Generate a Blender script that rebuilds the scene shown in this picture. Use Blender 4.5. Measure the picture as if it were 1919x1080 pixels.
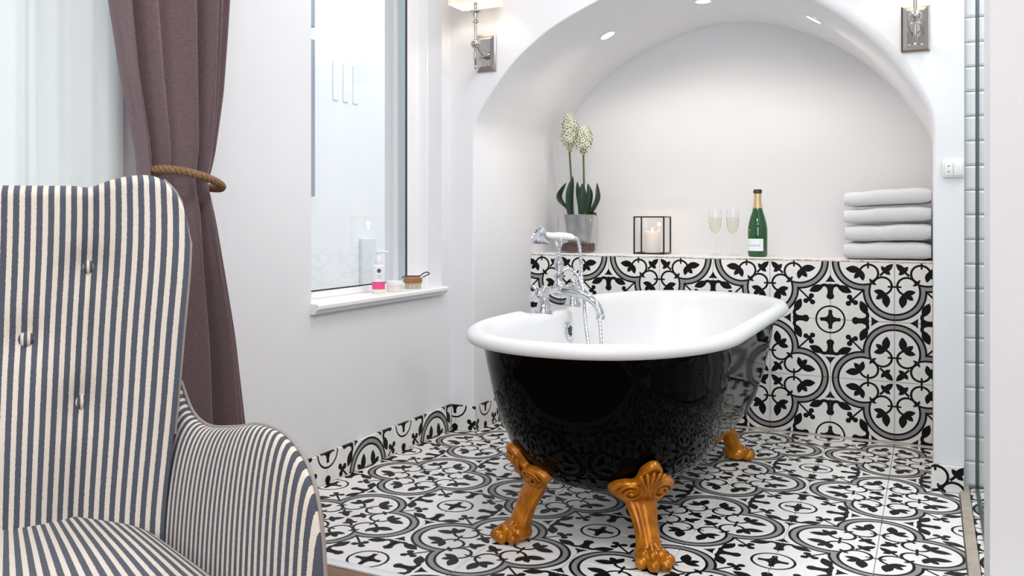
import bpy, bmesh, math, random
from mathutils import Vector, Matrix, Euler
random.seed(7)
PI = math.pi
for o in list(bpy.data.objects):
    bpy.data.objects.remove(o, do_unlink=True)
SC = bpy.context.scene
COL = SC.collection

# ---------------------------------------------------------------- camera
cam_d = bpy.data.cameras.new('camera')
cam = bpy.data.objects.new('camera', cam_d)
COL.objects.link(cam)
cam.location = (1.3876, -2.0025, 0.9456)
cam.rotation_euler = (PI / 2, 0, 0.4770)
cam_d.sensor_width = 36.0
cam_d.lens = 1634.3 / 1919 * 36.0
cam_d.shift_x = (959.5 - 901.18) / 1919
cam_d.shift_y = -(540 - 408.03) / 1919
cam_d.clip_start = 0.05
SC.camera = cam

# ---------------------------------------------------------------- world, exposure
W = bpy.data.worlds.new('world')
SC.world = W
W.use_nodes = True
bg = W.node_tree.nodes['Background']
bg.inputs['Color'].default_value = (0.92, 0.96, 1.0, 1)
bg.inputs['Strength'].default_value = 1.15
SC.view_settings.view_transform = 'Standard'
SC.view_settings.look = 'None'
SC.view_settings.gamma = 1.0
SC.view_settings.use_curve_mapping = False
SC.view_settings.exposure = 0.0
SC.cycles.max_bounces = 10
SC.cycles.diffuse_bounces = 6
SC.cycles.glossy_bounces = 5
SC.cycles.transmission_bounces = 10
SC.cycles.transparent_max_bounces = 16
SC.cycles.caustics_reflective = False
SC.cycles.caustics_refractive = False
SC.cycles.sample_clamp_indirect = 6.0
SC.cycles.use_denoising = True


def area_light(name, loc, rot, sx, sy, power, col=(1, 1, 1), spread=PI):
    d = bpy.data.lights.new(name, 'AREA')
    d.shape = 'RECTANGLE'
    d.size = sx
    d.size_y = sy
    d.energy = power
    d.color = col
    d.spread = spread
    o = bpy.data.objects.new(name, d)
    COL.objects.link(o)
    o.location = loc
    o.rotation_euler = rot
    return o


CEIL = 2.75
# added out-of-view ceiling fill lights (their housings are built with the ceiling)
FILL_LAMPS = [(0.45, 0.55, 15.0), (1.0, -1.25, 25.0), (2.3, -2.4, 18.0), (0.7, -2.9, 18.0), (2.05, 0.93, 24.0)]
for (lx, ly, lp) in FILL_LAMPS:
    area_light('added_fill_light', (lx, ly, CEIL - 0.055), (0, 0, 0), 0.56, 0.56, lp, (0.975, 0.985, 1.0))
# daylight of the bedroom's second window (behind the sheer curtain)
area_light('window_area_light', (-0.95, -1.30, 1.35), (0, -PI / 2, 0), 1.7, 1.7, 6.5, (0.85, 0.93, 1.0))

# fill light at an added window behind the camera, brightening the niche
area_light('window_area_light', (2.15, -4.32, 1.55), (PI / 2, 0, 0), 1.7, 1.6, 62.0, (0.97, 0.985, 1.0))

# ---------------------------------------------------------------- helpers
def link(o, parent=None):
    COL.objects.link(o)
    if parent is not None:
        o.parent = parent
    return o


def obj(name, V, F, mat, parent=None, smooth=False, uv=None, loc=None, rot=None, angle=None):
    me = bpy.data.meshes.new(name)
    me.from_pydata([tuple(v) for v in V], [], [tuple(f) for f in F])
    bm = bmesh.new()
    bm.from_mesh(me)
    uvl = None
    if uv is not None:
        lay = bm.loops.layers.uv.new('UVMap')
        bm.verts.ensure_lookup_table()
        for f in bm.faces:
            for l in f.loops:
                l[lay].uv = uv[l.vert.index]
    bmesh.ops.recalc_face_normals(bm, faces=bm.faces)
    bm.to_mesh(me)
    bm.free()
    if smooth:
        for p in me.polygons:
            p.use_smooth = True
        if angle:
            try:
                me.set_sharp_from_angle(angle=math.radians(angle))
            except Exception:
                pass
    if mat is not None:
        me.materials.append(mat)
    o = bpy.data.objects.new(name, me)
    if loc is not None:
        o.location = loc
    if rot is not None:
        o.rotation_euler = rot
    return link(o, parent)


def empty(name, loc=(0, 0, 0), rz=0.0, parent=None):
    o = bpy.data.objects.new(name, None)
    o.empty_display_size = 0.1
    o.location = loc
    o.rotation_euler = (0, 0, rz)
    return link(o, parent)


def tag(o, label, cat, group=None):
    o['label'] = label
    o['category'] = cat
    if group:
        o['group'] = group
    return o


def struct(o, label=None):
    o['kind'] = 'structure'
    if label:
        o['label'] = label
    return o


class MB:
    """collects shapes of ONE part"""
    def __init__(s):
        s.V = []
        s.F = []
        s.U = []

    def add(s, V, F, U=None):
        n = len(s.V)
        s.V += [tuple(v) for v in V]
        s.F += [tuple(i + n for i in f) for f in F]
        s.U += list(U) if U else [(0, 0)] * len(V)
        return s

    def box(s, x0, x1, y0, y1, z0, z1):
        V = [(x0, y0, z0), (x1, y0, z0), (x1, y1, z0), (x0, y1, z0), (x0, y0, z1), (x1, y0, z1), (x1, y1, z1), (x0, y1, z1)]
        F = [(0, 3, 2, 1), (4, 5, 6, 7), (0, 1, 5, 4), (1, 2, 6, 5), (2, 3, 7, 6), (3, 0, 4, 7)]
        return s.add(V, F)

    def cbox(s, x0, x1, y0, y1, z0, z1, c=0.004):
        """box with chamfered edges"""
        bm = bmesh.new()
        bmesh.ops.create_cube(bm, size=1.0)
        for v in bm.verts:
            v.co = Vector((x0 + (v.co.x + .5) * (x1 - x0), y0 + (v.co.y + .5) * (y1 - y0), z0 + (v.co.z + .5) * (z1 - z0)))
        bmesh.ops.bevel(bm, geom=bm.edges[:], offset=c, segments=2, profile=0.5, affect='EDGES')
        bm.verts.ensure_lookup_table()
        V = [v.co.copy() for v in bm.verts]
        F = [[v.index for v in f.verts] for f in bm.faces]
        bm.free()
        return s.add(V, F)

    def loft(s, rings, close=True, cap0=True, cap1=True):
        n = len(rings[0])
        V = [p for r in rings for p in r]
        F = []
        for k in range(len(rings) - 1):
            for i in range(n if close else n - 1):
                j = (i + 1) % n
                F.append((k * n + i, k * n + j, (k + 1) * n + j, (k + 1) * n + i))
        if cap0 and close:
            F.append(tuple(reversed(range(n))))
        if cap1 and close:
            F.append(tuple((len(rings) - 1) * n + i for i in range(n)))
        return s.add(V, F)

    def lathe(s, prof, n=24, c=(0, 0, 0), cap0=True, cap1=True):
        rings = []
        for (r, z) in prof:
            r = max(r, 0.0002)
            rings.append([(c[0] + r * math.cos(2 * PI * i / n), c[1] + r * math.sin(2 * PI * i / n), c[2] + z) for i in range(n)])
        return s.loft(rings, True, cap0, cap1)

    def tube(s, pts, rad, n=10, cap=True, sq=None):
        pts = [Vector(p) for p in pts]
        m = len(pts)
        R = rad if isinstance(rad, (list, tuple)) else [rad] * m
        rings = []
        up = None
        for k in range(m):
            t = (pts[min(k + 1, m - 1)] - pts[max(k - 1, 0)])
            if t.length < 1e-9:
                t = Vector((0, 0, 1))
            t.normalize()
            if up is None:
                up = Vector((0, 0, 1)) if abs(t.z) < 0.9 else Vector((1, 0, 0))
            a = t.cross(up)
            if a.length < 1e-6:
                a = t.cross(Vector((0, 1, 0)))
            a.normalize()
            b = t.cross(a).normalized()
            up = -b if up.dot(-b) > 0 else b
            a = t.cross(up).normalized()
            b = up
            rr = R[k] if isinstance(R[k], (tuple, list)) else (R[k], R[k])
            rings.append([pts[k] + a * (rr[0] * math.cos(2 * PI * i / n)) + b * (rr[1] * math.sin(2 * PI * i / n)) for i in range(n)])
        return s.loft(rings, True, cap, cap)

    def sphere(s, c, r, n=12, m=8, sc=(1, 1, 1), M=None):
        rings = []
        for k in range(m + 1):
            th = PI * k / m
            rr = max(math.sin(th), 0.003)
            ring = []
            for i in range(n):
                p = Vector((r * sc[0] * rr * math.cos(2 * PI * i / n), r * sc[1] * rr * math.sin(2 * PI * i / n), -r * sc[2] * math.cos(th)))
                if M is not None:
                    p = M @ p
                ring.append(p + Vector(c))
            rings.append(ring)
        return s.loft(rings)

    def build(s, name, mat, parent=None, smooth=False, angle=40, uv=False, loc=None, rot=None):
        return obj(name, s.V, s.F, mat, parent, smooth, s.U if uv else None, loc, rot, angle)


def grid_faces(n, m):
    """n columns x m rows, vertex index = row*n+col"""
    return [(r * n + c, r * n + c + 1, (r + 1) * n + c + 1, (r + 1) * n + c) for r in range(m - 1) for c in range(n - 1)]


def lerp(a, b, t):
    return a + (b - a) * t


def interp_s(tab, x, w=0.06):
    return sum(interp(tab, x + w * (k - 3) / 3) for k in range(7)) / 7


def interp(tab, x):
    if x <= tab[0][0]:
        return tab[0][1]
    for (x0, y0), (x1, y1) in zip(tab, tab[1:]):
        if x <= x1:
            t = (x - x0) / (x1 - x0)
            return y0 + (y1 - y0) * t
    return tab[-1][1]


def smooth_curve(pts, n):
    """Catmull-Rom through pts, n samples by chord length"""
    P = [Vector(p) for p in pts]
    Q = [P[0] * 2 - P[1]] + P + [P[-1] * 2 - P[-2]]
    out = []
    for k in range(len(P) - 1):
        for i in range(24):
            t = i / 24
            p0, p1, p2, p3 = Q[k:k + 4]
            out.append(0.5 * ((2 * p1) + (p2 - p0) * t + (2 * p0 - 5 * p1 + 4 * p2 - p3) * t * t + (3 * p1 - p0 - 3 * p2 + p3) * t ** 3))
    out.append(P[-1])
    L = [0]
    for a, b in zip(out, out[1:]):
        L.append(L[-1] + (b - a).length)
    res = []
    j = 0
    for i in range(n):
        d = L[-1] * i / (n - 1)
        while j < len(L) - 2 and L[j + 1] < d:
            j += 1
        t = (d - L[j]) / max(L[j + 1] - L[j], 1e-9)
        res.append(out[j].lerp(out[j + 1], min(max(t, 0), 1)))
    return res


# ---------------------------------------------------------------- materials
def new_mat(name):
    m = bpy.data.materials.new(name)
    m.use_nodes = True
    return m, m.node_tree, m.node_tree.nodes['Principled BSDF']


def simple(name, col, rough=0.5, metal=0.0, spec=0.5, trans=0.0, ior=1.5, noise=0.0, nscale=30, bump=0.0, bscale=200, coat=0.0, emit=None, estr=0.0, sss=0.0, alpha=1.0):
    m, nt, p = new_mat(name)
    N = nt.nodes
    p.inputs['Base Color'].default_value = (*col, 1)
    p.inputs['Roughness'].default_value = rough
    p.inputs['Metallic'].default_value = metal
    p.inputs['Specular IOR Level'].default_value = spec
    p.inputs['Transmission Weight'].default_value = trans
    p.inputs['IOR'].default_value = ior
    p.inputs['Coat Weight'].default_value = coat
    p.inputs['Coat Roughness'].default_value = 0.05
    p.inputs['Subsurface Weight'].default_value = sss
    p.inputs['Alpha'].default_value = alpha
    if emit:
        p.inputs['Emission Color'].default_value = (*emit, 1)
        p.inputs['Emission Strength'].default_value = estr
    tc = N.new('ShaderNodeTexCoord')
    if noise > 0:
        nz = N.new('ShaderNodeTexNoise')
        nz.inputs['Scale'].default_value = nscale
        nz.inputs['Detail'].default_value = 5
        nt.links.new(tc.outputs['Object'], nz.inputs['Vector'])
        mx = N.new('ShaderNodeMix')
        mx.data_type = 'RGBA'
        mx.inputs['A'].default_value = (*[c * (1 - noise) for c in col], 1)
        mx.inputs['B'].default_value = (*[min(1, c * (1 + noise)) for c in col], 1)
        nt.links.new(nz.outputs['Fac'], mx.inputs['Factor'])
        nt.links.new(mx.outputs['Result'], p.inputs['Base Color'])
    if bump > 0:
        nb = N.new('ShaderNodeTexNoise')
        nb.inputs['Scale'].default_value = bscale
        nb.inputs['Detail'].default_value = 4
        nt.links.new(tc.outputs['Object'], nb.inputs['Vector'])
        b = N.new('ShaderNodeBump')
        b.inputs['Strength'].default_value = bump
        b.inputs['Distance'].default_value = 0.01
        nt.links.new(nb.outputs['Fac'], b.inputs['Height'])
        nt.links.new(b.outputs['Normal'], p.inputs['Normal'])
    return m


class X:
    """node expression: arithmetic on shader sockets"""
    nt = None

    def __init__(s, v):
        s.v = v

    @staticmethod
    def op(o, *a):
        nd = X.nt.nodes.new('ShaderNodeMath')
        nd.operation = o
        for i, q in enumerate(a):
            q = q.v if isinstance(q, X) else q
            if isinstance(q, (int, float)):
                nd.inputs[i].default_value = q
            else:
                X.nt.links.new(q, nd.inputs[i])
        return X(nd.outputs[0])

    def __add__(s, o): return X.op('ADD', s, o)
    __radd__ = __add__
    def __sub__(s, o): return X.op('SUBTRACT', s, o)
    def __rsub__(s, o): return X.op('SUBTRACT', o, s)
    def __mul__(s, o): return X.op('MULTIPLY', s, o)
    __rmul__ = __mul__
    def __lt__(s, o): return X.op('LESS_THAN', s, o)
    def __gt__(s, o): return X.op('GREATER_THAN', s, o)
    def abs(s): return X.op('ABSOLUTE', s)
    def sqrt(s): return X.op('SQRT', s)


def xmin(a, b): return X.op('MINIMUM', a, b)
def xmax(a, b): return X.op('MAXIMUM', a, b)


def xany(l):
    r = l[0]
    for q in l[1:]:
        r = xmax(r, q)
    return r


def make_tile_mat(T):
    """encaustic cement tile: a quarter of the quatrefoil repeat, drawn from the corner (0,0) of the tile"""
    m, nt, p = new_mat('patterned_tile')
    X.nt = nt
    N = nt.nodes
    tc = N.new('ShaderNodeTexCoord')
    sp = N.new('ShaderNodeSeparateXYZ')
    nt.links.new(tc.outputs['Object'], sp.inputs[0])
    u = X(sp.outputs['X']) * (1 / T)
    v = X(sp.outputs['Y']) * (1 / T)
    a = xmax(u, v)
    b = xmin(u, v)

    def dist(ca, cb):
        da = a - ca
        db = b - cb
        return X.op('SQRT', X.op('MULTIPLY_ADD', da, da, db * db))

    def disc(ca, cb, r): return dist(ca, cb) < r

    def ell(ca, cb, ra, rb, ang):
        c, s = math.cos(math.radians(ang)), math.sin(math.radians(ang))
        da = a - ca
        db = b - cb
        q = (da * c + db * s) * (1 / ra)
        w = (db * c - da * s) * (1 / rb)
        return X.op('MULTIPLY_ADD', q, q, w * w) < 1.0

    def leaf(ca, cb, L, w, ang):
        """pointed leaf of length 2L: lens of two arcs"""
        c, s = math.cos(math.radians(ang)), math.sin(math.radians(ang))
        da = a - ca
        db = b - cb
        q = (da * c + db * s) * (1 / L)
        wv = ((db * c - da * s) * (1 / w)).abs()
        return (X.op('MULTIPLY_ADD', q, q, wv)) < 1.0

    LR = 0.489
    dl = dist(LR, 0.0)
    # ring of the lobes
    keep = a > 0.30
    ring_out = xmin((X.op('SUBTRACT', dl, LR - 0.016).abs()) < 0.0165, keep)
    ring_in = xmin((X.op('SUBTRACT', dl, 0.383).abs()) < 0.0165, keep)
    grey = xmin((X.op('SUBTRACT', dl, 0.4285).abs()) < 0.031, keep)
    # curl ring inside the lobe
    ca, cb, r = 0.393, 0.186, 0.144
    dc = dist(ca, cb)
    curl = xmin((dc - r).abs() < 0.018, ((a - ca) * 0.80 + (b - cb) * 0.60) < 0.075)
    # leaf of the curl
    leaves = [leaf(0.635, 0.128, 0.125, 0.062, -6), disc(0.535, 0.185, 0.052), leaf(0.500, 0.225, 0.095, 0.046, 102), leaf(0.575, 0.225, 0.075, 0.042, 50)]
    # ticks
    ticks = [xmin((a - 0.405).abs() < 0.0155, b < 0.105),
             xmin((a + b - 0.665).abs() < 0.019, (a - b) < 0.10)]
    # bud near the centre
    bud = [leaf(0.100, 0.100, 0.112, 0.048, 45), leaf(0.162, 0.116, 0.070, 0.036, -52), disc(0.145, 0.145, 0.032),
           xmin((a - b) < 0.026, (a + b - 0.37).abs() < 0.075)]
    # spade between the lobes
    e = 1.0 - a
    spade = xmin(xmin(e < X.op('POWER', xmax(b - 0.212, 0.0) * (1 / 0.148), 1.55) * 0.088, b < X.op('MULTIPLY_ADD', e, 0.12, 0.348)), a > 0.88)
    # scrolls
    scroll = [xmin(e < 0.046, (b - 0.500).abs() < 0.11), ell(1.0, 0.600, 0.062, 0.056, 0),
              xmin((dist(0.905, 0.478) - 0.068).abs() < 0.027, b < 0.485),
              leaf(0.775, 0.472, 0.128, 0.062, -24), leaf(0.800, 0.505, 0.035, 0.022, -60)]
    # club on the diagonal
    club = [disc(0.712, 0.712, 0.043), disc(0.693, 0.603, 0.043), disc(0.660, 0.660, 0.042),
            xmin((a - b) < 0.021, (a + b - 1.13).abs() < 0.15)]
    # circle with a cross
    f = 1.0 - b
    dq = X.op('SQRT', X.op('MULTIPLY_ADD', e, e, f * f))
    ring_c = (dq - 0.228).abs() < 0.0145
    cross = xmin(e < X.op('MULTIPLY_ADD', xmax(0.095 - f, 0.0), 0.45, 0.031), f < 0.163)
    inside = dl < (LR - 0.11)
    ink = xany([ring_out, ring_in, curl] + leaves + ticks + bud + [spade] + scroll + club + [ring_c, cross])
    ctr = None

    def rgb(c):
        n = N.new('ShaderNodeRGB')
        n.outputs[0].default_value = (*c, 1)
        return n.outputs[0]

    def mix(fac, A, B):
        n = N.new('ShaderNodeMix')
        n.data_type = 'RGBA'
        nt.links.new(fac.v if isinstance(fac, X) else fac, n.inputs['Factor'])
        nt.links.new(A, n.inputs['A'])
        nt.links.new(B, n.inputs['B'])
        return n.outputs['Result']
    nz = N.new('ShaderNodeTexNoise')
    nz.inputs['Scale'].default_value = 18
    nz.inputs['Detail'].default_value = 6
    oi = N.new('ShaderNodeObjectInfo')
    vadd = N.new('ShaderNodeVectorMath')
    nt.links.new(tc.outputs['Object'], vadd.inputs[0])
    nt.links.new(oi.outputs['Location'], vadd.inputs[1])
    nt.links.new(vadd.outputs[0], nz.inputs['Vector'])
    white = mix(X(nz.outputs['Fac']), rgb((0.79, 0.78, 0.76)), rgb((0.91, 0.90, 0.88)))
    greyc = mix(X(nz.outputs['Fac']), rgb((0.24, 0.235, 0.235)), rgb((0.36, 0.35, 0.35)))
    black = mix(X(nz.outputs['Fac']), rgb((0.004, 0.004, 0.0045)), rgb((0.014, 0.013, 0.013)))
    colr = mix(grey, white, greyc)
    colr = mix(ink, colr, black)
    nt.links.new(colr, p.inputs['Base Color'])
    p.inputs['Roughness'].default_value = 0.38
    p.inputs['Specular IOR Level'].default_value = 0.12
    return m


def make_stripe_mat():
    m, nt, p = new_mat('ticking_fabric')
    X.nt = nt
    N = nt.nodes
    uvn = N.new('ShaderNodeUVMap')
    sp = N.new('ShaderNodeSeparateXYZ')
    nt.links.new(uvn.outputs[0], sp.inputs[0])
    tc = N.new('ShaderNodeTexCoord')
    wob = N.new('ShaderNodeTexNoise')
    wob.inputs['Scale'].default_value = 260
    nt.links.new(tc.outputs['Object'], wob.inputs['Vector'])
    s = X(sp.outputs['X']) * (1 / 0.0156) + (X(wob.outputs['Fac']) - 0.5) * 0.10
    fr = X.op('FRACT', s)
    fac = fr < 0.53
    # twill weave
    wv = N.new('ShaderNodeTexWave')
    wv.wave_type = 'BANDS'
    wv.bands_direction = 'DIAGONAL'
    wv.inputs['Scale'].default_value = 210
    wv.inputs['Distortion'].default_value = 3
    wv.inputs['Detail'].default_value = 2
    nt.links.new(tc.outputs['Object'], wv.inputs['Vector'])
    nz = N.new('ShaderNodeTexNoise')
    nz.inputs['Scale'].default_value = 900
    nz.inputs['Detail'].default_value = 2
    nt.links.new(tc.outputs['Object'], nz.inputs['Vector'])

    def mixc(f, A, B):
        n = N.new('ShaderNodeMix')
        n.data_type = 'RGBA'
        if isinstance(f, X):
            nt.links.new(f.v, n.inputs['Factor'])
        for k, q in (('A', A), ('B', B)):
            if isinstance(q, tuple):
                n.inputs[k].default_value = (*q, 1)
            else:
                nt.links.new(q, n.inputs[k])
        return n.outputs['Result']
    w = (X(wv.outputs['Fac']) + X(nz.outputs['Fac'])) * 0.5
    dark = mixc(w, (0.030, 0.036, 0.052), (0.135, 0.150, 0.185))
    light = mixc(w, (0.56, 0.49, 0.42), (0.80, 0.735, 0.66))
    nt.links.new(mixc(fac, light, dark), p.inputs['Base Color'])
    p.inputs['Roughness'].default_value = 0.9
    p.inputs['Specular IOR Level'].default_value = 0.15
    p.inputs['Sheen Weight'].default_value = 0.08
    bmp = N.new('ShaderNodeBump')
    bmp.inputs['Strength'].default_value = 0.25
    bmp.inputs['Distance'].default_value = 0.001
    nt.links.new(w.v, bmp.inputs['Height'])
    nt.links.new(bmp.outputs['Normal'], p.inputs['Normal'])
    return m


def make_weave(name, c1, c2, sc=420):
    m, nt, p = new_mat(name)
    N = nt.nodes
    tc = N.new('ShaderNodeTexCoord')
    mp = N.new('ShaderNodeMapping')
    mp.inputs['Scale'].default_value = (1, 1, 2.2)
    nt.links.new(tc.outputs['Object'], mp.inputs['Vector'])
    nz = N.new('ShaderNodeTexNoise')
    nz.inputs['Scale'].default_value = sc
    nz.inputs['Detail'].default_value = 3
    nt.links.new(mp.outputs[0], nz.inputs['Vector'])
    cr = N.new('ShaderNodeValToRGB')
    cr.color_ramp.elements[0].position = 0.35
    cr.color_ramp.elements[1].position = 0.65
    cr.color_ramp.elements[0].color = (*c1, 1)
    cr.color_ramp.elements[1].color = (*c2, 1)
    nt.links.new(nz.outputs['Fac'], cr.inputs[0])
    nt.links.new(cr.outputs[0], p.inputs['Base Color'])
    p.inputs['Roughness'].default_value = 0.92
    p.inputs['Specular IOR Level'].default_value = 0.12
    p.inputs['Sheen Weight'].default_value = 0.15
    b = N.new('ShaderNodeBump')
    b.inputs['Strength'].default_value = 0.3
    b.inputs['Distance'].default_value = 0.001
    nt.links.new(nz.outputs['Fac'], b.inputs['Height'])
    nt.links.new(b.outputs['Normal'], p.inputs['Normal'])
    return m


def make_wood():
    m, nt, p = new_mat('oak_plank')
    N = nt.nodes
    tc = N.new('ShaderNodeTexCoord')
    mp = N.new('ShaderNodeMapping')
    mp.inputs['Scale'].default_value = (1.5, 22, 22)
    nt.links.new(tc.outputs['Object'], mp.inputs['Vector'])
    nz = N.new('ShaderNodeTexNoise')
    nz.inputs['Scale'].default_value = 3
    nz.inputs['Detail'].default_value = 8
    nz.inputs['Distortion'].default_value = 0.6
    nt.links.new(mp.outputs[0], nz.inputs['Vector'])
    cr = N.new('ShaderNodeValToRGB')
    cr.color_ramp.elements[0].position = 0.3
    cr.color_ramp.elements[1].position = 0.7
    cr.color_ramp.elements[0].color = (0.10, 0.045, 0.02, 1)
    cr.color_ramp.elements[1].color = (0.30, 0.16, 0.08, 1)
    nt.links.new(nz.outputs['Fac'], cr.inputs[0])
    nt.links.new(cr.outputs[0], p.inputs['Base Color'])
    p.inputs['Roughness'].default_value = 0.5
    return m


def make_glass(name, tint=(1, 1, 1), refl=0.06, rough=0.0, graze=0.5):
    """thin pane: clear, with a faint mirror reflection"""
    m = bpy.data.materials.new(name)
    m.use_nodes = True
    nt = m.node_tree
    N = nt.nodes
    N.clear()
    out = N.new('ShaderNodeOutputMaterial')
    tr = N.new('ShaderNodeBsdfTransparent')
    tr.inputs[0].default_value = (*tint, 1)
    gl = N.new('ShaderNodeBsdfGlossy')
    gl.inputs['Roughness'].default_value = rough
    lw = N.new('ShaderNodeLayerWeight')
    lw.inputs['Blend'].default_value = 0.5
    X.nt = nt
    f = X.op('MULTIPLY_ADD', X.op('POWER', X(lw.outputs['Facing']), 4.0), graze, refl * 0.5)
    mx = N.new('ShaderNodeMixShader')
    nt.links.new(f.v, mx.inputs[0])
    nt.links.new(tr.outputs[0], mx.inputs[1])
    nt.links.new(gl.outputs[0], mx.inputs[2])
    nt.links.new(mx.outputs[0], out.inputs[0])
    return m


def make_sheer():
    m = bpy.data.materials.new('sheer_voile')
    m.use_nodes = True
    nt = m.node_tree
    N = nt.nodes
    N.clear()
    out = N.new('ShaderNodeOutputMaterial')
    tl = N.new('ShaderNodeBsdfTranslucent')
    tl.inputs[0].default_value = (0.92, 0.95, 0.94, 1)
    df = N.new('ShaderNodeBsdfDiffuse')
    df.inputs[0].default_value = (0.90, 0.93, 0.92, 1)
    m1 = N.new('ShaderNodeMixShader')
    m1.inputs[0].default_value = 0.45
    nt.links.new(tl.outputs[0], m1.inputs[1])
    nt.links.new(df.outputs[0], m1.inputs[2])
    tr = N.new('ShaderNodeBsdfTransparent')
    m2 = N.new('ShaderNodeMixShader')
    m2.inputs[0].default_value = 0.82
    nt.links.new(tr.outputs[0], m2.inputs[1])
    nt.links.new(m1.outputs[0], m2.inputs[2])
    nt.links.new(m2.outputs[0], out.inputs[0])
    return m


def make_shade():
    m = bpy.data.materials.new('lamp_shade_linen')
    m.use_nodes = True
    nt = m.node_tree
    N = nt.nodes
    N.clear()
    out = N.new('ShaderNodeOutputMaterial')
    tl = N.new('ShaderNodeBsdfTranslucent')
    tl.inputs[0].default_value = (0.9, 0.86, 0.8, 1)
    df = N.new('ShaderNodeBsdfDiffuse')
    df.inputs[0].default_value = (0.88, 0.85, 0.8, 1)
    m1 = N.new('ShaderNodeMixShader')
    m1.inputs[0].default_value = 0.6
    nt.links.new(tl.outputs[0], m1.inputs[1])
    nt.links.new(df.outputs[0], m1.inputs[2])
    nt.links.new(m1.outputs[0], out.inputs[0])
    return m


def make_gold():
    m, nt, p = new_mat('amber_gilt')
    N = nt.nodes
    tc = N.new('ShaderNodeTexCoord')
    nz = N.new('ShaderNodeTexNoise')
    nz.inputs['Scale'].default_value = 28
    nz.inputs['Detail'].default_value = 5
    nt.links.new(tc.outputs['Object'], nz.inputs['Vector'])
    cr = N.new('ShaderNodeValToRGB')
    cr.color_ramp.elements[0].position = 0.3
    cr.color_ramp.elements[1].position = 0.75
    cr.color_ramp.elements[0].color = (0.30, 0.080, 0.002, 1)
    cr.color_ramp.elements[1].color = (0.66, 0.24, 0.006, 1)
    nt.links.new(nz.outputs['Fac'], cr.inputs[0])
    nt.links.new(cr.outputs[0], p.inputs['Base Color'])
    p.inputs['Roughness'].default_value = 0.3
    p.inputs['Metallic'].default_value = 0.35
    p.inputs['Specular IOR Level'].default_value = 0.3
    p.inputs['Coat Weight'].default_value = 0.25
    p.inputs['Coat Roughness'].default_value = 0.12
    return m


T = 0.25
M_tile = make_tile_mat(T)
M_stripe = make_stripe_mat()
M_curtain = make_weave('mauve_wool', (0.130, 0.086, 0.095), (0.270, 0.195, 0.205))
M_wood = make_wood()
M_pane = make_glass('window_glass')
M_sheer = make_sheer()
M_shade = make_shade()
M_gold = make_gold()
M_plaster = simple('white_plaster', (0.795, 0.80, 0.82), 0.75, spec=0.25, noise=0.02, nscale=6, bump=0.04, bscale=60)
M_paint = simple('white_paint', (0.86, 0.86, 0.87), 0.35, spec=0.4)
M_bedwall = simple('taupe_bedroom_paint', (0.42, 0.41, 0.42), 0.85, spec=0.2)
M_ceiling = simple('ceiling_paint', (0.85, 0.85, 0.85), 0.9, spec=0.1)
M_grout = simple('grout', (0.50, 0.45, 0.41), 0.9, spec=0.1, noise=0.15, nscale=40)
M_stone = simple('beige_stone', (0.42, 0.36, 0.30), 0.5, noise=0.35, nscale=30, bump=0.1, bscale=60)
M_stain = simple('stained_edge_grout', (0.36, 0.29, 0.24), 0.9, noise=0.6, nscale=70)
M_marble = simple('white_marble', (0.80, 0.82, 0.85), 0.3, noise=0.05, nscale=8)
M_ledgetop = simple('ledge_plaster', (0.80, 0.79, 0.78), 0.8, noise=0.12, nscale=26, bump=0.2, bscale=50)
M_enamel = simple('white_enamel', (0.74, 0.745, 0.76), 0.30, spec=0.4)
M_black = simple('black_enamel', (0.0012, 0.0012, 0.0012), 0.06, spec=0.035, bump=0.02, bscale=14)
M_chrome = simple('chrome', (0.66, 0.68, 0.71), 0.06, metal=1.0)
M_nickel = simple('polished_nickel', (0.50, 0.475, 0.45), 0.12, metal=1.0)
M_porcelain = simple('white_porcelain', (0.88, 0.88, 0.88), 0.15)
M_metro = simple('white_metro_tile', (0.80, 0.82, 0.83), 0.12, spec=0.5)
M_bluegrey = simple('blue_grey_aluminium', (0.48, 0.57, 0.62), 0.45)
M_dark = simple('dark_gasket', (0.03, 0.035, 0.04), 0.6)
M_plastic = simple('white_plastic', (0.82, 0.82, 0.82), 0.35)
M_greyhole = simple('grey_slot', (0.28, 0.28, 0.29), 0.5)
M_blackmetal = simple('black_lantern_metal', (0.012, 0.011, 0.011), 0.4, metal=0.6)
M_wax = simple('candle_wax', (0.88, 0.83, 0.78), 0.55, sss=0.3, emit=(1.0, 0.72, 0.5), estr=0.03)
M_flame = simple('flame', (1, 0.8, 0.5), 0.5, emit=(1.0, 0.72, 0.38), estr=7)
M_wick = simple('wick', (0.02, 0.02, 0.02), 0.9)
M_green_glass = simple('green_glass', (0.006, 0.075, 0.014), 0.06, spec=0.6, coat=0.3)
M_gold_foil = simple('gold_foil', (0.66, 0.50, 0.29), 0.35, metal=0.55, noise=0.2, nscale=60)
M_label = simple('paper_label', (0.82, 0.84, 0.88), 0.6, noise=0.03, nscale=20)
M_print = simple('label_print', (0.42, 0.46, 0.66), 0.6)
M_foil_dark = simple('dark_foil', (0.02, 0.035, 0.025), 0.4)
M_flute = make_glass('flute_glass')
M_wine = simple('sparkling_wine', (0.93, 0.91, 0.72), 0.05, trans=0.85, ior=1.1, alpha=0.55)
M_towel = simple('terry_towel', (0.89, 0.89, 0.905), 0.95, spec=0.05, bump=0.6, bscale=420)
M_zinc = simple('zinc', (0.40, 0.425, 0.44), 0.35, metal=0.8, noise=0.45, nscale=22)
M_vase = make_glass('vase_glass')
M_bark = simple('brown_bark', (0.075, 0.03, 0.018), 0.8, noise=0.5, nscale=40, bump=0.5, bscale=60)
M_leafg = simple('dark_green_leaf', (0.008, 0.034, 0.015), 0.4, noise=0.35, nscale=20)
M_stem = simple('green_stem', (0.055, 0.11, 0.03), 0.5)
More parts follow.
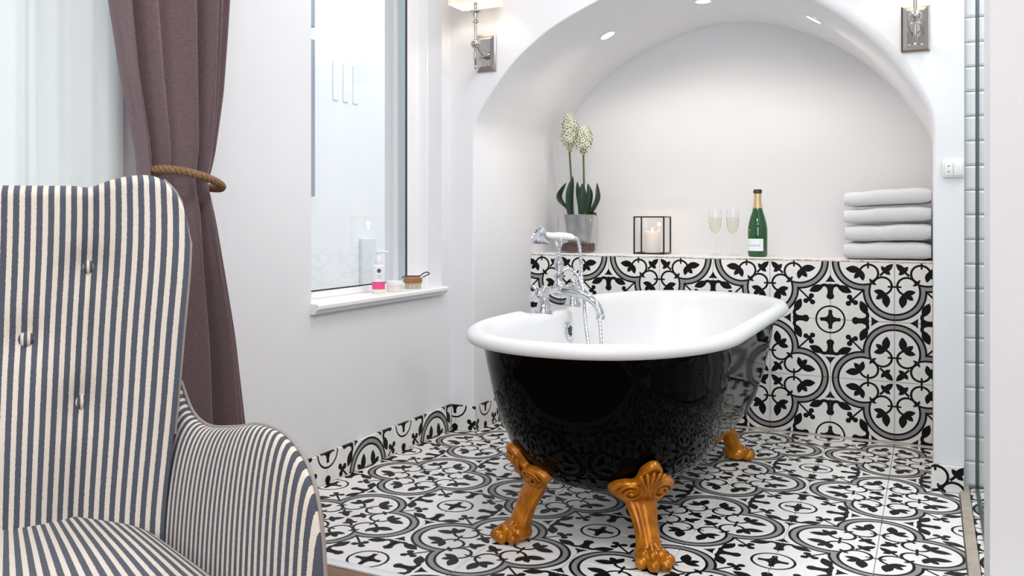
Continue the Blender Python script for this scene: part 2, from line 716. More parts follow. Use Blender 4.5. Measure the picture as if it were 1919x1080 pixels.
M_petal = simple('cream_petal', (0.86, 0.87, 0.70), 0.6)
M_petal_c = simple('dark_flower_centre', (0.07, 0.085, 0.03), 0.6)
M_rope = simple('jute_rope', (0.30, 0.185, 0.105), 0.95, spec=0.1, noise=0.4, nscale=160, bump=0.6, bscale=300)
M_pink = simple('pink_liquid', (0.80, 0.08, 0.24), 0.3)
M_soapw = simple('milky_bottle', (0.82, 0.82, 0.83), 0.3)
M_soapclear = simple('pale_soap_base', (0.80, 0.82, 0.62), 0.2)
M_logo = simple('navy_print', (0.06, 0.09, 0.20), 0.5)
M_cream = simple('cream_jar', (0.80, 0.77, 0.69), 0.35)
M_brushwood = simple('pear_wood', (0.32, 0.14, 0.055), 0.45, noise=0.25, nscale=30)
M_bristle = simple('pale_bristle', (0.66, 0.58, 0.44), 0.9)
M_cord = simple('brown_cord', (0.06, 0.035, 0.03), 0.8)
M_facade = simple('white_render', (0.80, 0.82, 0.84), 0.9, noise=0.04, nscale=1.5)
M_facade_grey = simple('grey_blue_board', (0.26, 0.31, 0.36), 0.8)
M_facade_pale = simple('pale_panel', (0.70, 0.74, 0.77), 0.8)
M_oak = simple('dark_oak_leg', (0.10, 0.05, 0.025), 0.45)
M_lampglass = simple('lamp_diffuser', (0.9, 0.9, 0.9), 0.5, emit=(1, 0.97, 0.93), estr=2.0)
M_down = simple('downlight_lens', (1, 1, 1), 0.4, emit=(1.0, 0.95, 0.86), estr=6.0)
M_showerglass = make_glass('shower_glass', (0.95, 0.98, 0.97), 0.03, 0.0, 0.10)
M_seal = simple('grey_seal', (0.10, 0.12, 0.13), 0.3, metal=0.5)
M_pipe = simple('taupe_piping', (0.30, 0.27, 0.25), 0.9)

# ---------------------------------------------------------------- patterned tiles
_tile_cache = {}


def tile_mesh(u0, u1, v0, v1, th=0.010):
    key = (round(u0, 4), round(u1, 4), round(v0, 4), round(v1, 4), th)
    if key in _tile_cache:
        return _tile_cache[key]
    g, c = 0.0009, 0.0012
    x0, x1, y0, y1 = u0 + g, u1 - g, v0 + g, v1 - g
    V = []
    for (i, z) in ((0, 0.0), (0, th - c), (c, th)):
        V += [(x0 + i, y0 + i, z), (x1 - i, y0 + i, z), (x1 - i, y1 - i, z), (x0 + i, y1 - i, z)]
    F = [(3, 2, 1, 0), (8, 9, 10, 11)]
    for k in (0, 4):
        for i in range(4):
            j = (i + 1) % 4
            F.append((k + i, k + j, k + 4 + j, k + 4 + i))
    me = bpy.data.meshes.new('tile')
    me.from_pydata(V, [], F)
    me.materials.append(M_tile)
    _tile_cache[key] = me
    return me


def lay_tiles(parent, origin, ex, ey, p0, p1, q0, q1, pofs=0.0, qofs=0.0, th=0.010, minw=0.012):
    """tiles in the plane origin + p*ex + q*ey clipped to [p0,p1]x[q0,q1]; lattice lines at pofs+i*T, qofs+j*T; motif centres at odd,odd"""
    ex, ey = Vector(ex), Vector(ey)
    n = ex.cross(ey)
    O = Vector(origin)
    i0, i1 = math.floor((p0 - pofs) / T + 1e-6), math.ceil((p1 - pofs) / T - 1e-6)
    j0, j1 = math.floor((q0 - qofs) / T + 1e-6), math.ceil((q1 - qofs) / T - 1e-6)
    for j in range(j0, j1):
        for i in range(i0, i1):
            a0, a1 = max(p0, pofs + i * T), min(p1, pofs + (i + 1) * T)
            b0, b1 = max(q0, qofs + j * T), min(q1, qofs + (j + 1) * T)
            if a1 - a0 < minw or b1 - b0 < minw:
                continue
            qi = i if i % 2 else i + 1
            qj = j if j % 2 else j + 1
            Qp, Qq = pofs + qi * T, qofs + qj * T
            sx, sy = (1 if qi == i else -1), (1 if qj == j else -1)
            if sx > 0 and sy > 0:
                lx, ly = ex, ey
                ub, vb = (a0 - Qp, a1 - Qp), (b0 - Qq, b1 - Qq)
            elif sx < 0 and sy > 0:
                lx, ly = ey, -ex
                ub, vb = (b0 - Qq, b1 - Qq), (Qp - a1, Qp - a0)
            elif sx < 0 and sy < 0:
                lx, ly = -ex, -ey
                ub, vb = (Qp - a1, Qp - a0), (Qq - b1, Qq - b0)
            else:
                lx, ly = -ey, ex
                ub, vb = (Qq - b1, Qq - b0), (a0 - Qp, a1 - Qp)
            me = tile_mesh(ub[0], ub[1], vb[0], vb[1], th)
            o = bpy.data.objects.new('tile', me)
            pos = O + ex * Qp + ey * Qq + n * (random.uniform(-0.0006, 0.0))
            o.matrix_world = Matrix(((lx.x, ly.x, n.x, pos.x), (lx.y, ly.y, n.y, pos.y), (lx.z, ly.z, n.z, pos.z), (0, 0, 0, 1)))
            COL.objects.link(o)
            o.parent = parent


# ---------------------------------------------------------------- shell of the rooms
XL, YN, YB, XNL, XNR = -0.53, 1.41, 2.40, -0.412, 1.392
YF, ZL = 2.0264, 0.766
XPR = 1.487     # right end of the pier
Y0 = -0.05      # edge of the tiled floor

fl = struct(MB().box(XL - 0.3, 1.472, Y0, YB + 0.1, -0.05, -0.0105).build('floor', M_grout))
lay_tiles(fl, (0, 0, -0.010), (1, 0, 0), (0, 1, 0), XL, 1.472, Y0, YF)
fs = struct(MB().box(1.505, 2.45, 0.18, 1.52, -0.05, -0.0115).build('floor_shower', M_grout))
lay_tiles(fs, (0, 0, -0.011), (1, 0, 0), (0, 1, 0), 1.505, 2.4, 0.2, 1.509)
fb = struct(MB().box(XL - 0.3, 3.3, -4.2, -0.085, -0.05, -0.0155).build('floor_bedroom', M_grout))
pk = [MB().box(-0.45, 0.45, -0.0895, 0.0895, 0, 0.015)]
me_pl = obj('plank', pk[0].V, pk[0].F, M_wood, fb)
first = True
for r in range(23):
    yy = -0.175 - r * 0.18
    off = (r * 0.37) % 0.9
    for c in range(6):
        xx = XL + off + c * 0.902 - 0.45
        if xx - 0.45 < XL - 0.2 or xx > 3.2:
            if xx + 0.45 < XL or xx - 0.45 > 3.2:
                continue
        if first:
            o = me_pl
            first = False
        else:
            o = bpy.data.objects.new('plank', me_pl.data)
            link(o, fb)
        o.location = (xx, yy, -0.015)
struct(MB().cbox(XL, 1.5, -0.084, -0.0505, -0.03, 0.004, 0.003).build('trim_1', M_marble, smooth=True), 'white marble strip between tiles and planks')
struct(MB().cbox(1.4735, 1.5035, 0.42, 1.48, -0.03, 0.012, 0.004).build('trim_2', M_stone, smooth=True), 'beige stone strip at the edge of the shower')

# left wall with two window openings
WY0, WY1, WZ0, WZ1 = 0.422, 1.333, 0.625, 2.25
VY0, VY1, VZ0, VZ1 = -2.15, -0.42, 0.45, 2.35
XO = XL - 0.30


def wall_with_holes(name, x0, x1, y0, y1, z0, z1, holes, mat):
    ys = sorted({y0, y1} | {h[0] for h in holes} | {h[1] for h in holes})
    zs = sorted({z0, z1} | {h[2] for h in holes} | {h[3] for h in holes})

    def solid(i, j):
        if i < 0 or j < 0 or i >= len(ys) - 1 or j >= len(zs) - 1:
            return False
        cy, cz = (ys[i] + ys[i + 1]) / 2, (zs[j] + zs[j + 1]) / 2
        return not any(h[0] < cy < h[1] and h[2] < cz < h[3] for h in holes)
    V, F = [], []

    def quad(*p):
        n = len(V)
        V.extend(p)
        F.append((n, n + 1, n + 2, n + 3))
    for i in range(len(ys) - 1):
        for j in range(len(zs) - 1):
            if not solid(i, j):
                continue
            a, b, c, d = ys[i], ys[i + 1], zs[j], zs[j + 1]
            quad((x1, a, c), (x1, b, c), (x1, b, d), (x1, a, d))
            quad((x0, a, c), (x0, a, d), (x0, b, d), (x0, b, c))
            if not solid(i - 1, j):
                quad((x0, a, c), (x1, a, c), (x1, a, d), (x0, a, d))
            if not solid(i + 1, j):
                quad((x0, b, c), (x0, b, d), (x1, b, d), (x1, b, c))
            if not solid(i, j - 1):
                quad((x0, a, c), (x0, b, c), (x1, b, c), (x1, a, c))
            if not solid(i, j + 1):
                quad((x0, a, d), (x1, a, d), (x1, b, d), (x0, b, d))
    bm = bmesh.new()
    vs = [bm.verts.new(v) for v in V]
    for f in F:
        bm.faces.new([vs[k] for k in f])
    bmesh.ops.remove_doubles(bm, verts=bm.verts, dist=1e-5)
    me = bpy.data.meshes.new(name)
    bm.to_mesh(me)
    bm.free()
    me.materials.append(mat)
    return link(bpy.data.objects.new(name, me))


struct(wall_with_holes('wall_left', XO, XL, -4.2, YB + 0.2, 0.0, CEIL, [(WY0, WY1, WZ0, WZ1), (VY0, VY1, VZ0, VZ1)], M_plaster))
struct(MB().box(3.2, 3.3, -4.2, 2.6, 0, CEIL).build('wall_right', M_bedwall))
struct(MB().box(XO, 1.30, -4.3, -4.2, 0, CEIL).box(3.0, 3.3, -4.3, -4.2, 0, CEIL).box(1.30, 3.0, -4.3, -4.2, 0, 0.75).box(1.30, 3.0, -4.3, -4.2, 2.35, CEIL).build('wall_rear', M_bedwall))
w3 = struct(empty('window_added', (0, 0, 0)))  # unseen window, added in the rear wall for frontal light
MB().box(1.30, 1.36, -4.28, -4.23, 0.75, 2.35).box(2.94, 3.0, -4.28, -4.23, 0.75, 2.35).box(1.36, 2.94, -4.28, -4.23, 0.75, 0.81).box(1.36, 2.94, -4.28, -4.23, 2.29, 2.35).box(2.125, 2.175, -4.28, -4.23, 0.81, 2.29).build('window_frame', M_paint, w3)
for (xa, xb) in ((1.36, 2.125), (2.175, 2.94)):
    MB().box(xa, xb, -4.258, -4.254, 0.81, 2.29).build('pane', M_pane, w3)
ce = struct(MB().box(XO, 3.3, -4.3, 2.6, CEIL, CEIL + 0.1).build('ceiling', M_ceiling))
for k, (lx, ly, lp) in enumerate(FILL_LAMPS):  # housings of the added fill lamps, all out of view
    where = ['above the bathtub', 'above the armchair', 'over the middle of the bedroom', 'by the far bedroom window', 'inside the shower'][k]
    L = tag(empty('added_ceiling_lamp', (lx, ly, CEIL)), 'unseen flat square fill lamp added ' + where, 'lamp', 'added fill lamps')
    MB().cbox(-.30, .30, -.30, .30, -0.045, -0.001, .006).build('housing', M_paint, L)

# niche: front wall with arch, vault and back
arch = [(-0.412, 1.350), (-0.385, 1.405), (-0.326, 1.490), (-0.223, 1.610), (-0.122, 1.693), (-0.024, 1.756), (0.175, 1.842), (0.35, 1.893), (0.50, 1.908),
        (0.66, 1.893), (0.82, 1.840), (0.993, 1.748), (1.138, 1.635), (1.243, 1.525), (1.340, 1.385), (1.380, 1.310), (XNR, 1.262)]
ac = smooth_curve([(a, 0, b) for a, b in arch], 61)
AP = [(XNL, 0.0)] + [(XNL, z) for z in (0.3, 0.7, 1.0, 1.25)] + [(p.x, p.z) for p in ac] + [(XNR, z) for z in (1.15, 1.0, 0.7, 0.3)] + [(XNR, 0.0)]


def arch_ring(Y, off):
    out = []
    m = len(AP)
    for k, (x, z) in enumerate(AP):
        a = AP[max(k - 1, 0)]
        b = AP[min(k + 1, m - 1)]
        tx, tz = b[0] - a[0], b[1] - a[1]
        l = math.hypot(tx, tz) or 1
        nx, nz = -tz / l, tx / l     # outward
        out.append((x + nx * off, Y, z if (k == 0 or k == m - 1) else z + nz * off))
    return out


def arch_ring_soft(k):
    # the edge is soft plaster: rounder towards the crown's right
    out = []
    m = len(AP)
    for i, (x, z) in enumerate(AP):
        t = i / (m - 1)
        r = 0.006 + 0.034 * max(0.0, min(1.0, (t - 0.52) / 0.12)) * max(0.0, min(1.0, (0.95 - t) / 0.12))
        ang = PI / 2 * k / 5
        off = r * (1 - math.sin(ang))
        dy = r * (1 - math.cos(ang))
        a = AP[max(i - 1, 0)]
        b = AP[min(i + 1, m - 1)]
        tx, tz = b[0] - a[0], b[1] - a[1]
        l = math.hypot(tx, tz) or 1
        nx, nz = -tz / l, tx / l
        out.append((x + nx * off, YN + dy, z if i in (0, m - 1) else z + nz * off))
    return out


rings = [arch_ring_soft(k) for k in range(6)] + [arch_ring(YN + 0.08, 0), arch_ring(1.9, 0), arch_ring(YB + 0.01, 0)]
m = MB().loft(rings, close=False)
tun = m.build('wall_niche', M_plaster, smooth=True, angle=35)
struct(tun)
# front face around the arch
fr = rings[0]
V = [p for p in fr]
n = len(V)
F = []
ext = []
for (x, y, z) in fr:
    ext.append(None)
# outer frame points, one for each arch point
tot = n
for k, (x, y, z) in enumerate(fr):
    if k == 0:
        q = (XL, YN, 0)
    elif k == n - 1:
        q = (XPR, YN, 0)
    elif x < 0.1 and z < 1.75 and k < n / 2:
        q = (XL, YN, z)
    elif k > n / 2 and z < 1.70:
        q = (XPR, YN, z)
    else:
        q = (x, YN, CEIL)
    V.append(q)
for k in range(n - 1):
    F.append((k, k + 1, tot + k + 1, tot + k))
# fill the two upper corners
ks = [k for k in range(n) if V[tot + k][2] == CEIL]
kl, kr = ks[0], ks[-1]
V += [(XL, YN, CEIL), (XPR, YN, CEIL)]
F.append((tot + kl - 1, tot + kl, len(V) - 2))
F.append((tot + kr, tot + kr + 1, len(V) - 1))
# side of the pier towards the shower
i0 = len(V)
V += [(XPR, YN, 0), (XPR, YN, CEIL), (XPR, YN + 0.09, CEIL), (XPR, YN + 0.09, 0)]
F.append((i0, i0 + 1, i0 + 2, i0 + 3))
struct(obj('wall_front', V, F, M_plaster))
struct(MB().box(XL, 1.75, YB, YB + 0.1, 0, 2.2).build('wall_back', M_plaster))

# tiled ledge at the back of the niche
led = struct(MB().box(XNL, XNR, YF + 0.0105, YB, 0.0, ZL - 0.009).build('wall_ledge', M_grout), 'tiled ledge at the back of the niche')
lay_tiles(led, (0, YF + 0.010, 0), (1, 0, 0), (0, 0, 1), XNL, XNR, 0.004, 0.757, 0.0, 0.007)
lt = MB()
rr = random.Random(3)
nx_ = 60
rows = [[], [], [], []]
for i in range(nx_ + 1):
    x = XNL + 0.001 + (XNR - XNL - 0.002) * i / nx_
    j = rr.uniform(-0.0018, 0.0018)
    rows[0].append((x, YF + 0.010 + abs(j) * 2, ZL - 0.0088))
    rows[1].append((x, YF + 0.012 + j * 2, ZL - 0.002 + j * 0.6))
    rows[2].append((x, YF + 0.022 + j, ZL + j * 0.2))
    rows[3].append((x, YB + 0.002, ZL))
lt.loft(rows, close=False)
lt.build('ledge_top', M_ledgetop, led, smooth=True)
st_ = [[], [], []]
for i in range(221):
    x = XNL + 0.001 + (XNR - XNL - 0.002) * i / 220
    j = rr.uniform(0, 1) * (0.4 + 0.6 * (0.5 + 0.5 * math.sin(x * 23 + 2 * math.sin(x * 7))))
    st_[0].append((x, YF + 0.0008, 0.7568))
    st_[1].append((x, YF + 0.002, 0.7572 + 0.0075 * j))
    st_[2].append((x, YF + 0.030, 0.7575 + 0.0070 * j))
MB().loft(st_, close=False).build('edge_grout', M_stain, led)

MB().add([(XNL, YF - 0.012, 0.0), (XNR, YF - 0.012, 0.0), (XNR, YF + 0.002, 0.007), (XNL, YF + 0.002, 0.007), (XNL, YF + 0.002, -0.002), (XNR, YF + 0.002, -0.002)], [(0, 1, 2, 3), (0, 4, 5, 1), (3, 2, 5, 4), (0, 3, 4), (1, 5, 2)]).build('grout_fillet', M_grout, led)
# tiled skirting
def skirting(name, origin, ex, p0, p1, z1, pofs, qofs, box):
    b = struct(MB().box(*box).build(name, M_grout))
    lay_tiles(b, origin, ex, (0, 0, 1), p0, p1, 0.001, z1, pofs, qofs, th=0.009, minw=0.006)
    return b


skirting('baseboard_left', (XL + 0.004, 0, 0), (0, 1, 0), 0.0, YN - 0.013, 0.112, 0.0, -0.385, (XL - 0.001, XL + 0.004, 0.0, YN, 0.0005, 0.112))
skirting('baseboard_corner', (0, YN - 0.004, 0), (1, 0, 0), XL + 0.013, XNL + 0.013, 0.112, 0.0, -0.385, (XL, XNL + 0.012, YN - 0.004, YN + 0.001, 0.0005, 0.112))
skirting('baseboard_niche', (XNL + 0.004, 0, 0), (0, 1, 0), YN + 0.001, YF - 0.002, 0.112, 0.0, -0.385, (XNL - 0.001, XNL + 0.004, YN, YF, 0.0005, 0.112))
skirting('baseboard_right', (0, YN - 0.004, 0), (1, 0, 0), XNR - 0.006, XPR - 0.001, 0.092, 0.25, -0.152, (XNR - 0.005, XPR - 0.001, YN - 0.004, YN + 0.001, 0.0005, 0.092))

# shower: metro tiles, glass panel, partition
mw = struct(MB().box(XPR + 0.001, 2.45, YN + 0.10, YN + 0.19, -0.05, CEIL).build('wall_shower', M_grout), 'shower wall of white metro tiles')
def metro_mesh(w, h):
    g, c, th = 0.0012, 0.008, 0.0075
    V = []
    for (i, z) in ((0, 0.0), (0, 0.004), (c, th)):
        V += [(g + i, -z, g + i), (w - g - i, -z, g + i), (w - g - i, -z, h - g - i), (g + i, -z, h - g - i)]
    F = [(8, 9, 10, 11)]
    for k in (0, 4):
        for i in range(4):
            j = (i + 1) % 4
            F.append((k + i, k + j, k + 4 + j, k + 4 + i))
    me = bpy.data.meshes.new('metro_tile')
    me.from_pydata(V, [], F)
    bm = bmesh.new(); bm.from_mesh(me); bmesh.ops.recalc_face_normals(bm, faces=bm.faces); bm.to_mesh(me); bm.free()
    me.materials.append(M_metro)
    return me
mm, mh = metro_mesh(0.17, 0.0865), metro_mesh(0.085, 0.0865)
for r in range(31):
    x = XPR + 0.002
    k = 0
    while x < 2.3:
        half = (k == 0 and r % 2)
        o = bpy.data.objects.new('metro_tile', mh if half else mm)
        o.location = (x, YN + 0.0985, 0.004 + r * 0.0865)
        link(o, mw)
        x += 0.085 if half else 0.17
        k += 1
struct(MB().box(1.50, 3.2, 0.18, 0.42, 0, CEIL).build('wall_partition', M_plaster))
gp = tag(empty('shower_screen', (1.528, 0.95, 0.0125)), 'frameless clear glass shower screen seen edge-on beside the pier', 'shower screen')
MB().box(-0.004, 0.004, -0.50, 0.50, 0.0, 2.05).build('pane', M_showerglass, gp)
MB().cbox(-0.006, 0.006, 0.502, 0.516, -0.001, 2.06, 0.002).build('edge_seal', M_seal, gp)
MB().cbox(-0.006, 0.006, -0.50, 0.516, -0.0115, 0.0, 0.002).build('bottom_seal', M_seal, gp)

# ---------------------------------------------------------------- windows
def window(name, y0, y1, z0, z1, xg, sill=True):
    w = struct(empty(name, (0, 0, 0)))
    st = 0.108
    xf = xg + 0.04
    b = MB()
    b.box(xg - 0.03, xf, y0 - 0.0, y0 + st, z0 + 0.02, z1)
    b.box(xg - 0.03, xf, y1 - st, y1, z0 + 0.02, z1)
    b.box(xg - 0.03, xf, y0 + st, y1 - st, z0 + 0.02, z0 + 0.042)
    b.box(xg - 0.03, xf, y0 + st, y1 - st, z1 - 0.1, z1)
    b.build('window_frame', M_paint, w)
    g = MB()
    e = 0.006
    g.box(xg, xf - 0.006, y1 - st - e, y1 - st, z0 + 0.042, z1 - 0.1)
    g.box(xg, xf - 0.006, y0 + st, y0 + st + e, z0 + 0.042, z1 - 0.1)
    g.build('inner_edge', M_bluegrey, w)
    g = MB()
    g.box(xf - 0.006, xf + 0.0005, y1 - st - 0.004, y1 - st + 0.002, z0 + 0.042, z1 - 0.1)
    g.box(xg + 0.002, xg + 0.010, y0 + st + e, y1 - st - e, z0 + 0.042, z0 + 0.047)
    g.build('gasket', M_dark, w)
    MB().box(xg - 0.003, xg + 0.001, y0 + st, y1 - st, z0 + 0.042, z1 - 0.1).build('pane', M_pane, w)
    return w


w1 = window('window_1', WY0, WY1, WZ0, WZ1, -0.683)
s = MB()
prof = [(-0.655, 0.0), (-0.655, 0.018), (XL + 0.030, 0.018), (XL + 0.036, 0.013), (XL + 0.036, 0.002), (XL + 0.030, -0.003), (XL + 0.024, -0.006), (XL + 0.022, -0.013), (XL + 0.014, -0.018), (XL + 0.0, -0.018), (XL + 0.0, 0.0)]
ZS = 0.626
r0 = [(x, WY0 - 0.004, ZS + z) for x, z in prof]
r1 = [(x, WY1 + 0.002, ZS + z) for x, z in prof]
s.loft([r0, r1])
s.build('window_sill', M_paint, w1)
# stop bead on the reveal
MB().box(-0.652, -0.60, WY1 - 0.012, WY1 - 0.0005, ZS + 0.018, WZ1).build('reveal_bead', M_paint, w1)
window('window_2', VY0, VY1, VZ0, VZ1, -0.74)

# outside: a pale rendered house across the yard
bd = tag(empty('neighbour_house', (-3.6, 3.5, -0.6)), 'bright white rendered house seen through the window', 'building')
MB().box(-0.3, 0.0, -9.0, 7.0, -2.0, 7.0).build('facade', M_facade, bd)
def bw(name, y0, y1, z0, z1, mat, d=0.05):
    MB().cbox(0.001, d, y0 - 3.5, y1 - 3.5, z0 + 0.6, z1 + 0.6, 0.008).build(name, mat, bd)
bw('shutter', 4.07, 4.30, 1.137, 2.55, M_facade_grey)
bw('shutter', 4.07, 4.30, 2.66, 4.2, M_facade_grey)
bw('pier', 5.05, 5.29, -1.0, 0.74, M_facade_pale, 0.04)
for (y0, y1) in ((4.62, 4.70), (4.78, 4.86), (4.94, 5.02)):
    bw('slat', y0, y1, 2.05, 2.42, M_facade, 0.010)
for (y0, y1, z0, z1) in ((5.55, 5.9, 1.5, 2.4),):
    bw('window_panel', y0, y1, z0, z1, M_facade_pale, 0.02)
area_light('facade_fill', (-2.2, 4.2, 5.2), (0, math.radians(35), 0), 3.0, 5.0, 115.0, (0.95, 0.98, 1.0))  # added area light that whitens the facade outside
gy = struct(MB().box(-3.6, XO, -6, 9, -1.0, -0.9).build('ground', M_stone))

# ---------------------------------------------------------------- bathtub
TX, TY0, TY1, TA, TE = 0.500, 0.065, 1.915, 0.409, 0.53
NR = 112


def tub_ring(d, z, dy0=None, dy1=None, zf=None):
    """outline inset by d (sides) and dy0/dy1 (near/far ends) at height z"""
    dy0 = d if dy0 is None else dy0
    dy1 = d if dy1 is None else dy1
    a = TA - d
    ya, yb = TY0 + dy0, TY1 - dy1
    e = min(TE - (dy0 + dy1) * 0.25, (yb - ya) / 2 - 0.01)
    pts = []
    n4 = NR // 4
    for i in range(n4):         # right side going far
        t = i / n4
        pts.append((TX + a, lerp(ya + e, yb - e, t)))
    for i in range(n4):
        th = PI * i / n4
        c, s_ = math.cos(th), math.sin(th)
        c = math.copysign(abs(c) ** 0.92, c)
        pts.append((TX + a * c, yb - e + e * abs(s_) ** 0.92))
    for i in range(n4):
        t = i / n4
        pts.append((TX - a, lerp(yb - e, ya + e, t)))
    for i in range(n4):
        th = PI + PI * i / n4
        c, s_ = math.cos(th), math.sin(th)
        c = math.copysign(abs(c) ** 0.92, c)
        pts.append((TX + a * c, ya + e - e * abs(s_) ** 0.92))
    out = []
    for (x, y) in pts:
        zz = z
        if zf is not None and x < TX - a * 0.7:
            w = max(0.0, 1 - (abs(y - 1.06) / 0.31) ** 4) if abs(y - 1.06) < 0.31 else 0.0
            zz = lerp(z, min(z, zf), w)
        out.append((x, y, zz))
    return out


TAPY = 1.08
tub = tag(empty('clawfoot_bathtub', (0, 0, 0)), 'black clawfoot bathtub with white rolled rim and amber lion feet', 'bathtub')
FL = 0.598
rings = [tub_ring(0.034, 0.588), tub_ring(0.018, 0.581), tub_ring(0.006, 0.584), tub_ring(0.0, 0.592), tub_ring(0.0005, 0.602, zf=FL), tub_ring(0.006, 0.612, zf=FL), tub_ring(0.017, 0.6195, zf=FL), tub_ring(0.030, 0.6215, zf=FL), tub_ring(0.043, 0.618, zf=FL),
         tub_ring(0.056, 0.609, zf=FL), tub_ring(0.066, 0.596, zf=FL), tub_ring(0.074, 0.575), tub_ring(0.082, 0.53, 0.092, 0.10), tub_ring(0.094, 0.45, 0.12, 0.145), tub_ring(0.114, 0.36, 0.165, 0.215), tub_ring(0.155, 0.28, 0.235, 0.335),
         tub_ring(0.205, 0.235, 0.30, 0.42), tub_ring(0.25, 0.217, 0.365, 0.50), tub_ring(0.30, 0.211, 0.43, 0.56), tub_ring(0.395, 0.208, 0.62, 0.70)]
MB().loft(rings, cap0=False).build('basin', M_enamel, tub, smooth=True, angle=80)
rings = [tub_ring(0.036, 0.590), tub_ring(0.044, 0.575, 0.046, 0.050), tub_ring(0.052, 0.52, 0.060, 0.072), tub_ring(0.062, 0.44, 0.085, 0.108), tub_ring(0.076, 0.36, 0.118, 0.155), tub_ring(0.098, 0.28, 0.162, 0.225),
         tub_ring(0.122, 0.23, 0.205, 0.29), tub_ring(0.155, 0.19, 0.25, 0.36), tub_ring(0.195, 0.163, 0.30, 0.42), tub_ring(0.25, 0.148, 0.365, 0.48), tub_ring(0.40, 0.142, 0.60, 0.68)]
MB().loft(rings, cap0=False).build('shell', M_black, tub, smooth=True, angle=80)

# overflow cover on the inner left wall
ov = empty('overflow', (0, 0, 0), 0, tub)
Mx = Matrix.Rotation(PI / 2 - 0.10, 4, 'Y')
def disc_at(mb, prof, c, M, n=24):
    rings = []
    for (r, z) in prof:
        rings.append([M @ Vector((max(r, .0003) * math.cos(2 * PI * i / n), max(r, .0003) * math.sin(2 * PI * i / n), z)) + Vector(c) for i in range(n)])
    return mb.loft(rings)
oc = (TX - TA + 0.083, 1.06, 0.520)
o_ = MB()
disc_at(o_, [(0.036, 0.0), (0.036, 0.004), (0.031, 0.008), (0.022, 0.008), (0.020, 0.004), (0.0, 0.004)], oc, Mx)
o_.build('overflow_ring', M_chrome, ov, smooth=True)
o_ = MB()
for k in range(-1, 2):
    c = Vector(oc) + Vector((0.007, 0, k * 0.010))
    o_.box(c.x - 0.002, c.x + 0.003, c.y - 0.016, c.y + 0.016, c.z - 0.0035, c.z + 0.0035)
o_.build('overflow_grille', M_dark, ov)

